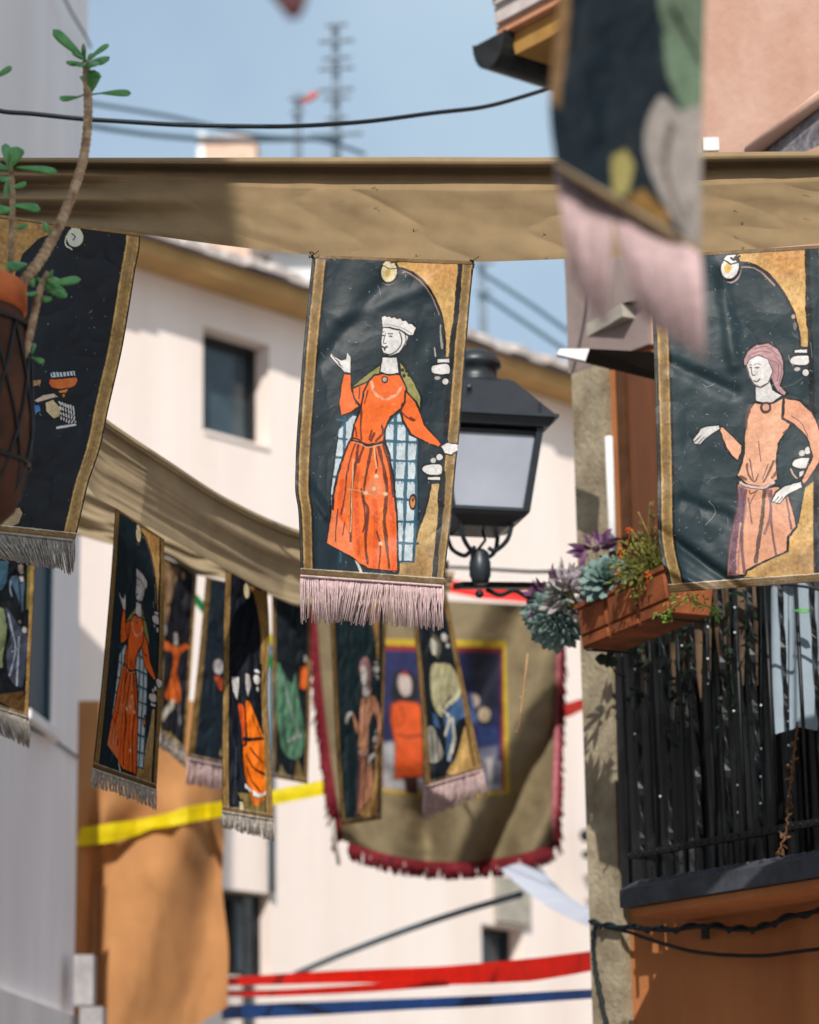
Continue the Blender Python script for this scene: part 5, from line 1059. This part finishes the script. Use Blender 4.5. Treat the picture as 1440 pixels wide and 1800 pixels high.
mb.tube([at(*p, YL_+.1) for p in crv([(855, 1036), (880, 1046), (905, 1038), (935, 1052), (975, 1046), (1030, 1036)], 6)], .009, 6)
mb.build('bracket_arm', M_IRON, lamp)

# ------------------------------------------------------------------ PLANTER on the railing
PO = .60
dP = hdir((1030, 1140), (1195, 1070)); nP = np.cross(dP, Z); nP = nP if nP[1] < 0 else -nP
PA = rp(1026, 1142, PO)
def PP(s, d, z): return np.array([PA[0], PA[1], 0])+dP*s-nP*d+Z*z
s0p, zp0 = 0.0, float(PA[2]); w_ = onp(1182, 1075, PA, nP); s1p = float((w_-PA) @ dP); zp1 = zp0+.150; tp_ = .014
pl = thing('planter_box', 'terracotta trough planter with embossed squares hanging outside the balcony railing', 'planter', PP(s1p/2, 0, zp0))
mb = MB()
mb.hexa([PP(s0p, 0, zp0), PP(s1p, 0, zp0), PP(s1p, .15, zp0), PP(s0p, .15, zp0)], [PP(s0p-tp_, -tp_, zp1), PP(s1p+tp_, -tp_, zp1), PP(s1p+tp_, .165, zp1), PP(s0p-tp_, .165, zp1)])
mb.build('trough', M_TERRAP, pl)
mb = MB(); pbox(mb, PP, s0p-.024, s1p+.024, -.024, .175, zp1+.001, zp1+.018); mb.build('rim', M_TERRAP, pl)
mb = MB(); pbox(mb, PP, s0p, s1p, .0, .15, zp1+.019, zp1+.03); mb.build('soil', M_DARK, pl)
ncol = 3; W_ = (s1p-s0p)/ncol
for i in range(ncol):
    for j in range(2):
        a, b = s0p+i*W_+.012, s0p+(i+1)*W_-.012; z0_, z1_ = (zp0+.008, zp0+.040) if j == 0 else (zp0+.052, zp0+.138)
        f0, f1 = (z0_-zp0)/.150*tp_, (z1_-zp0)/.150*tp_; mb = MB()
        mb.hexa([PP(a, -f0-.010, z0_), PP(b, -f0-.010, z0_), PP(b, -f0+.004, z0_), PP(a, -f0+.004, z0_)], [PP(a+.006, -f1-.010, z1_), PP(b-.006, -f1-.010, z1_), PP(b, -f1+.004, z1_), PP(a, -f1+.004, z1_)])
        mb.build('embossed_panel', M_TERRAP, pl)
for s_ in (s0p+.06, s1p-.05):
    e = PP(s_, .18, zp1+.01); q_ = rp(1150+900*(s_-.1), 1075, RO)
    MB().tube([q_, (q_+e)/2+Z*.02, e, PP(s_, .17, zp0-.012), PP(s_, -.02, zp0-.014)], .005, 6).build('hanger', M_IRON, pl, True)
def rosette(label, c, ax, r, n, m, w=.34, curl=.25, sd=0, flat=.35, th=.16):
    c = np.asarray(c, float); ax = nrm(ax); x = nrm(np.cross(ax, [.3, .2, .9])); y = np.cross(ax, x); mb = MB(); rr = np.random.default_rng(sd)
    for i in range(n):
        t = i/n; an = i*2.39996; el = flat+(1.35-flat)*(1-t)**1.1 if True else 0; el = 1.4-(1.4-flat+.35)*t
        d = (x*math.cos(an)+y*math.sin(an))*math.cos(el)+ax*math.sin(el); ln = r*(.35+.65*t)*rr.uniform(.88, 1.08)
        mb.leaf(c+d*r*.06, d+rr.normal(0, .05, 3), ax, ln, ln*w*1.5, ln*th, curl, 7, 'ob')
    mb.tube([c-ax*r*.6, c+ax*.01], r*.08, 6)
    o = mb.build('succulent_plant', m, None, True); tag(o, label, 'succulent', 'plants in the terracotta trough'); return o
def rp_pl(px, py, out=.0): return onp(px, py, PA+nP*out, nP)
rosette('large blue-green rosette succulent upright in the middle of the trough', rp_pl(1068, 1020, .0), (-.25, -.8, .4), .122, 52, M_LEAFB, .34, .18, 3, .0, .2)
rosette('big drooping blue-green succulent clump at the left end of the trough', rp_pl(976, 1096, -.0)+[0, -.02, 0], (-.35, -.75, -.55), .135, 90, M_LEAFB, .27, .1, 4, -.2, .24)
rosette('smaller pale blue-green succulent above the drooping clump', rp_pl(952, 1072, -.02), (-.5, -.6, .3), .10, 46, M_LEAFB, .32, .2, 5, .0, .22)
def bush(label, name, c, rad_, n, m, ln, w, sd, up=.4, shape='lance', cat='plant', stemm=None, el=(1, 1, 1)):
    rr = np.random.default_rng(sd); mb = MB(); st = MB(); c = np.asarray(c, float)
    for i in range(n):
        d = nrm(rr.normal(0, 1, 3)+[0, 0, up]); p = c+d*rad_*rr.uniform(.25, 1)**.8*np.array(el)
        mb.leaf(p, d+rr.normal(0, .5, 3), rr.normal(0, 1, 3), ln*rr.uniform(.6, 1.2), w*rr.uniform(.7, 1.2), w*.2, rr.uniform(-.3, .3), 5, shape)
        if i % 5 == 0: st.tube([c-[0, 0, rad_*.5], (c+p)/2+rr.normal(0, rad_*.06, 3), p], rad_*.012, 4)
    o = mb.build(name, m, None, False); tag(o, label, cat, 'plants in the terracotta trough'); st.build('stems', stemm or M_LEAFO, o, True); return o
bush('silvery striped trailing plant with purple undersides left of the rosette', 'trailing_plant', rp_pl(1004, 1048, .01), .095, 120, M_LEAFV, .06, .026, 11)
bush('purple leaved plant rising behind the upright rosette', 'purple_plant', rp_pl(1050, 968, -.12), .055, 20, M_LEAFP, .08, .028, 12, .9)
bush('purple sprigs at the far left end of the trough', 'purple_plant', rp_pl(972, 1050, .0), .085, 44, M_LEAFP, .055, .022, 13, .4)
bush('olive green mossy sedum cushion right of the rosette', 'sedum_plant', rp_pl(1148, 1004, -.03), .135, 950, M_LEAFO, .024, .009, 14, .0, el=(1.15, .8, .85))
mb = MB(); rr = np.random.default_rng(15); base = rp_pl(1150, 985, -.05)
o = None
for tip in ((1122, 900), (1108, 930), (1144, 882), (1150, 905), (1090, 950), (1130, 935), (1160, 930)):
    e = rp_pl(tip[0], tip[1], -.02+rr.uniform(-.03, .05)); mdl = (base+e)/2+rr.normal(0, .012, 3); mb.tube(crv([base, mdl, e], 6), .0035, 5)
    for j in range(9): q = base+(e-base)*rr.uniform(.3, .95); mb.leaf(q, (e-base)*.5+rr.normal(0, .05, 3), nR, .028, .007, .003, .2, 5, 'lance')
o = mb.build('spiky_plant', mat('salmon_green_sprig', (150, 112, 64), var=.4, scale=50, col2=(72, 92, 44)), None, True); tag(o, 'loose salmon and green sprigs reaching up behind the sedum cushion', 'plant', 'plants in the terracotta trough')
for i, (x, y, lb_) in enumerate(((1090, 972, 'orange-red flower on top of the upright rosette'), (1088, 1007, 'small orange flower low beside the upright rosette'), (1106, 932, 'orange bud on the tip of a tall sprig'), (1138, 1010, 'orange flower in the dark of the sedum cushion'))):
    mb = MB()
    for j in range(9): mb.leaf(rp_pl(x, y, +.06), rr.normal(0, 1, 3)+[.6 if i == 0 else 0, 0, .2], nR, .024 if i == 0 else .014, .010, .005, .1, 5)
    mb.tube([rp_pl(x, y, +.06), rp_pl(x, y, +.06)+[0, .03, -.05]], .0018, 4)
    o = mb.build('orange_flower', M_FLOW, None, True); tag(o, lb_, 'flower', 'orange flowers in the trough')
for nm, lb_, pts, m, n in (('creeping_plant', 'green creeping sprigs with coral flowers hanging under the right banner', [(1180, 1050), (1215, 1052), (1232, 1062), (1255, 1070), (1262, 1080)], M_LEAFO, 70), ('creeping_plant', 'bright green sprig dangling in front of the trough right half', [(1200, 1055), (1180, 1072), (1172, 1084), (1160, 1080)], M_LEAFO, 26)):
    P = np.array([rp_pl(x, y, +.03) for x, y in crv(pts, 8)]); mb = MB().tube(P, .003, 5)
    for i in range(n):
        p = P[rr.integers(len(P))]+rr.normal(0, .012, 3); mb.leaf(p, rr.normal(0, 1, 3)+[.1, 0, -.3], nR, .022, .010, .003, .2, 5)
    o = mb.build(nm, mat('fresh_green', (124, 156, 60), var=.4, scale=60, col2=(70, 104, 44)), None, True); tag(o, lb_, 'plant', 'plants in the terracotta trough')
    if n > 50:
        mb = MB()
        for i in range(26): mb.leaf(rp_pl(1195+rr.uniform(0, 34), 1046+rr.uniform(-4, 8), +.06), rr.normal(0, 1, 3), nR, .016, .009, .004, .1, 5)
        mb.build('coral_flowers', mat('coral_petal', (206, 106, 76), var=.3, scale=50), o, True)
mb = MB(); c = rp(1070, 1160, .45)
for d_, l_ in (((-.8, 0, .1), .05), ((.3, 0, .9), .04), ((.6, 0, -.3), .035), ((-.1, 0, -.9), .03)): mb.leaf(c, d_, nR, l_, .045, .004, .1, 7, 'o')
mb.tube([c, rp(1082, 1184, .42), rp(1100, 1190, .38)], .003, 5)
o = mb.build('ivy_sprig', M_IVY, None, True); tag(o, 'dark ivy sprig below the trough, against the stone pillar', 'plant', 'plants in the terracotta trough')
mb = MB(); P = [rp(928, 1148, PO), rp(922, 1200, PO), rp(916, 1250, PO), rp(911, 1288, PO)]; mb.tube(P, .003, 5)
for i in range(16): 
    p = P[0]+(P[3]-P[0])*rr.uniform(.3, 1); mb.leaf(p, rr.normal(0, 1, 3), nR, .014, .006, .002, .1, 4)
o = mb.build('hanging_tendril', mat('pale_peach_tendril', (206, 162, 116), var=.3, scale=30), None, True); tag(o, 'thin peach coloured tendril dangling from the drooping succulent', 'plant', 'plants in the terracotta trough')

# ------------------------------------------------------------------ TERRACOTTA POT AND SUCCULENT at the left edge
YQ = 6.6; kq = YQ/FPX
Pc = at(-62, 700, YQ); zy = lambda y: float(at(-62, y, YQ)[2])
pot = thing('plant_pot', 'round terracotta pot in a dark iron lattice holder at the left edge', 'pot', Pc)
MB().lathe([(.085, zy(925)), (.128, zy(895)), (.156, zy(830)), (.162, zy(740)), (.156, zy(650)), (.146, zy(575)), (.138, zy(552))], (Pc[0], Pc[1], 0), 40).build('body', M_TERRAD, pot, True)
MB().lathe([(.135, zy(553)), (.146, zy(548)), (.146, zy(506)), (.138, zy(500)), (.12, zy(504)), (.12, zy(530))], (Pc[0], Pc[1], 0), 40, cap=False).build('rim', M_TERRA, pot, True)
MB().lathe([(.001, zy(512)), (.119, zy(512))], (Pc[0], Pc[1], 0), 30, cap=False).build('soil', M_DARK, pot)
mb = MB(); rr_ = lambda y: np.interp(y, [575, 650, 740, 815, 880, 915], [.150, .161, .167, .161, .134, .092])
for sg in (-1, 1):
    for i in range(12):
        ys = np.linspace(580, 912, 16); an = i*2*math.pi/12+sg*(ys-580)/332*.9
        mb.tube([np.array([Pc[0]+rr_(y)*math.cos(a), Pc[1]+rr_(y)*math.sin(a), zy(y)]) for y, a in zip(ys, an)], .0042, 6)
for y in (578, 820, 912):
    a = np.linspace(0, 2*math.pi, 33); mb.tube([np.array([Pc[0]+rr_(y)*math.cos(q), Pc[1]+rr_(y)*math.sin(q), zy(y)]) for q in a], .006, 6)
mb.tube([Pc+[-.15, 0, 0], Pc+[-1.1, .1, .05], Pc+[-1.9, .3, .05]], .012, 8)
mb.build('iron_holder', M_IRON, pot, True)
sc = thing('succulent_plant', 'tall succulent with ringed bare stems and green leaves growing from the round pot', 'succulent', at(30, 500, YQ))
def stem(pts, r, dY=0):
    C = crv(pts, 14); P = at(C[:, 0], C[:, 1], YQ+dY+0*C[:, 0]); t_ = np.linspace(0, 1, len(C)); R_ = np.interp(t_, np.linspace(0, 1, len(r)), r)*kq
    L = np.concatenate([[0], np.cumsum(np.linalg.norm(np.diff(P, axis=0), axis=1))]); N_ = int(L[-1]/.0035)
    li = np.linspace(0, L[-1], N_); P = np.stack([np.interp(li, L, P[:, k_]) for k_ in range(3)], 1); R_ = np.interp(li, L, R_)
    R_ = R_*(1+.09*np.sign(np.sin(li*420+3*fbm(li*60, li*0, 2)))*.7+.10*fbm(li*90, li*0, 5))
    MB().tube(P, R_, 12).build('stem', M_STEM, sc, True)
stem([(6, 560), (40, 498), (74, 452), (108, 388), (134, 322), (148, 272), (155, 200), (152, 108)], [11, 11, 10.5, 9.5, 9, 8.5, 8])
stem([(14, 540), (18, 470), (21, 400), (22, 330), (18, 292)], [7, 6, 5.5, 5], .03)
stem([(42, 640), (52, 590), (62, 545), (72, 505), (84, 478)], [7, 8, 7, 4], -.02)
mb = MB()
for (x0, y0), (x1, y1), w_, dy, up in (((152, 106), (92, 54), 21, -.01, (.5, -.3, .8)), ((150, 104), (148, 80), 17, -.03, (0, -1, .1)), ((154, 104), (191, 80), 13, .02, (-.3, -.2, 1)), ((152, 112), (116, 112), 16, -.02, (0, -.4, 1)), ((153, 110), (190, 104), 23, -.03, (0, -.7, .8)),
                                ((150, 112), (168, 112), 22, -.05, (0, -.5, .8)), ((150, 110), (140, 114), 18, -.05, (0, -.5, 1)), ((160, 162), (166, 122), 24, -.015, (.6, -.8, 0)), ((152, 150), (146, 128), 14, .02, (.6, -.8, 0)), ((176, 164), (231, 161), 17, 0, (0, -.5, 1)), ((140, 170), (104, 176), 15, -.01, (0, -.6, 1)),
                                ((15, 296), (9, 248), 15, .03, (.5, -.8, 0)), ((20, 294), (31, 256), 27, 0, (.2, -1, 0)), ((28, 294), (101, 297), 17, 0, (0, -.4, 1)), ((16, 298), (-16, 290), 20, 0, (0, -.5, 1)), ((22, 360), (72, 366), 20, .01, (0, -.5, 1)), ((22, 366), (-10, 372), 25, -.01, (0, -.5, 1)), ((8, 348), (17, 322), 12, .03, (0, -1, .2)),
                                ((-14, 138), (23, 120), 15, 0, (0, -.5, 1)), ((72, 503), (142, 488), 18, 0, (0, -.5, 1)), ((64, 488), (112, 514), 20, -.02, (.2, -.6, .8)), ((76, 506), (114, 516), 16, -.04, (0, -.6, 1)), ((48, 464), (12, 470), 26, -.02, (0, -.6, .9)), ((92, 408), (74, 396), 22, -.02, (0, -.9, .4)), ((54, 628), (78, 637), 12, 0, (0, -.5, 1)), ((60, 505), (52, 488), 14, .0, (0, -.8, .2)),
                                ((155, 108), (165, 92), 14, .03, (0, .8, .2)), ((56, 622), (60, 604), 9, .02, (0, -1, 0)), ((78, 500), (96, 478), 16, -.03, (0, -1, 0)), ((70, 512), (46, 522), 15, -.04, (0, -1, 0)), ((66, 520), (92, 532), 14, -.03, (0, -1, 0)), ((84, 484), (100, 500), 18, -.05, (0, -1, 0)), ((20, 330), (44, 322), 13, -.02, (0, -1, 0)), ((20, 312), (-4, 318), 16, -.02, (0, -1, 0)), ((24, 402), (48, 396), 13, -.02, (0, -1, 0)), ((18, 300), (18, 272), 18, -.04, (0, -1, 0)), ((156, 140), (176, 136), 14, -.03, (0, -1, 0)), ((152, 106), (128, 98), 15, -.05, (0, -1, 0))):
    a = at(x0, y0, YQ); b = at(x1, y1, YQ+dy*2); mb.leaf(a, b-a, np.array([0, -1.0, .2])+.25*np.array(up), np.linalg.norm(b-a), w_*kq*1.5, w_*kq*.62, random.uniform(-.12, .12), 12, 'ob')
for p0, p1 in (((160, 166), (178, 164)), ((150, 166), (138, 170))): mb.tube([at(*p0, YQ), at(*p1, YQ)], .0022, 6)
mb.build('leaves', M_LEAF, sc, True)

# ------------------------------------------------------------------ street
nbh = thing('shadow_building', 'unseen grey-white house beside the camera on the left, added to shade the cloth strip', 'building', (-5, -8, 0))  # added out of view to cast shade on the strip and the left banners
mb = MB().box((NX-3, NY-8, NH/2), (6, 16, NH)); mb.build('wall', M_GREYW, nbh)
mb = MB().box((NX-3, NY-8, NH+.08), (6.04, 16.04, .15)); mb.build('roof', M_TILE, nbh)
me = MB().add([(-300, -100, 0), (300, -100, 0), (300, 600, 0), (-300, 600, 0)], [(0, 1, 2, 3)]).build('ground', M_GROUND); me['kind'] = 'structure'

# ------------------------------------------------------------------ light, sky, camera
EL, AZ = rad(SUN_EL), rad(SUN_AZ)                                  # azimuth: how far left of straight behind the camera the sun stands
S = Vector((-math.sin(AZ)*math.cos(EL), -math.cos(AZ)*math.cos(EL), math.sin(EL)))
sl = bpy.data.lights.new('sun', 'SUN'); sl.energy = SUN_E; sl.angle = rad(.5); sl.color = (1, .94, .86)
so = bpy.data.objects.new('sun', sl); so.rotation_euler = S.to_track_quat('Z', 'Y').to_euler(); so.location = (0, 0, 30); COL.objects.link(so)
wd = bpy.data.worlds.new('World'); scene.world = wd; wd.use_nodes = True; nt = wd.node_tree; nt.nodes.clear()
sk = nt.nodes.new('ShaderNodeTexSky'); sk.sky_type = 'NISHITA'; sk.sun_disc = False; sk.sun_elevation = EL; sk.sun_rotation = math.pi-AZ; sk.air_density = 1.0; sk.dust_density = SKY_DUST; sk.ozone_density = 1.6
bg = nt.nodes.new('ShaderNodeBackground'); bg.inputs['Strength'].default_value = SKY_S; ow = nt.nodes.new('ShaderNodeOutputWorld')
hz = nt.nodes.new('ShaderNodeMixRGB'); hz.inputs[0].default_value = HAZE; hz.inputs[2].default_value = (*HAZEC, 1)     # summer haze
tcw = nt.nodes.new('ShaderNodeTexCoord'); cn = nt.nodes.new('ShaderNodeTexNoise'); cn.inputs['Scale'].default_value = 5; cn.inputs['Detail'].default_value = 5; cr = nt.nodes.new('ShaderNodeMapRange'); cr.inputs[1].default_value = .35; cr.inputs[2].default_value = .75; cr.inputs[3].default_value = HAZE-.12; cr.inputs[4].default_value = HAZE+.28
nt.links.new(tcw.outputs['Generated'], cn.inputs['Vector']); nt.links.new(cn.outputs['Fac'], cr.inputs[0]); nt.links.new(cr.outputs[0], hz.inputs[0])
nt.links.new(sk.outputs[0], hz.inputs[1]); nt.links.new(hz.outputs[0], bg.inputs[0]); nt.links.new(bg.outputs[0], ow.inputs[0])
cd = bpy.data.cameras.new('camera'); cam = bpy.data.objects.new('camera', cd); COL.objects.link(cam)
cd.sensor_fit = 'VERTICAL'; cd.sensor_height = 36; cd.sensor_width = 36; cd.lens = 36*FPX/1800; cd.clip_end = 2000; cd.clip_start = .05
Mx = Matrix(((_r[0], _u[0], -_f[0], CAM[0]), (_r[1], _u[1], -_f[1], CAM[1]), (_r[2], _u[2], -_f[2], CAM[2]), (0, 0, 0, 1))); cam.matrix_world = Mx
cd.dof.use_dof = True; cd.dof.focus_distance = 8.0/math.cos(rad(17))*math.cos(rad(2)); cd.dof.aperture_fstop = FSTOP
scene.camera = cam
scene.render.engine = 'CYCLES'; scene.cycles.use_denoising = True; scene.cycles.max_bounces = 6; scene.cycles.sample_clamp_indirect = 6
scene.view_settings.view_transform = 'Standard'; scene.view_settings.look = 'None'; scene.view_settings.exposure = 0; scene.view_settings.gamma = 1
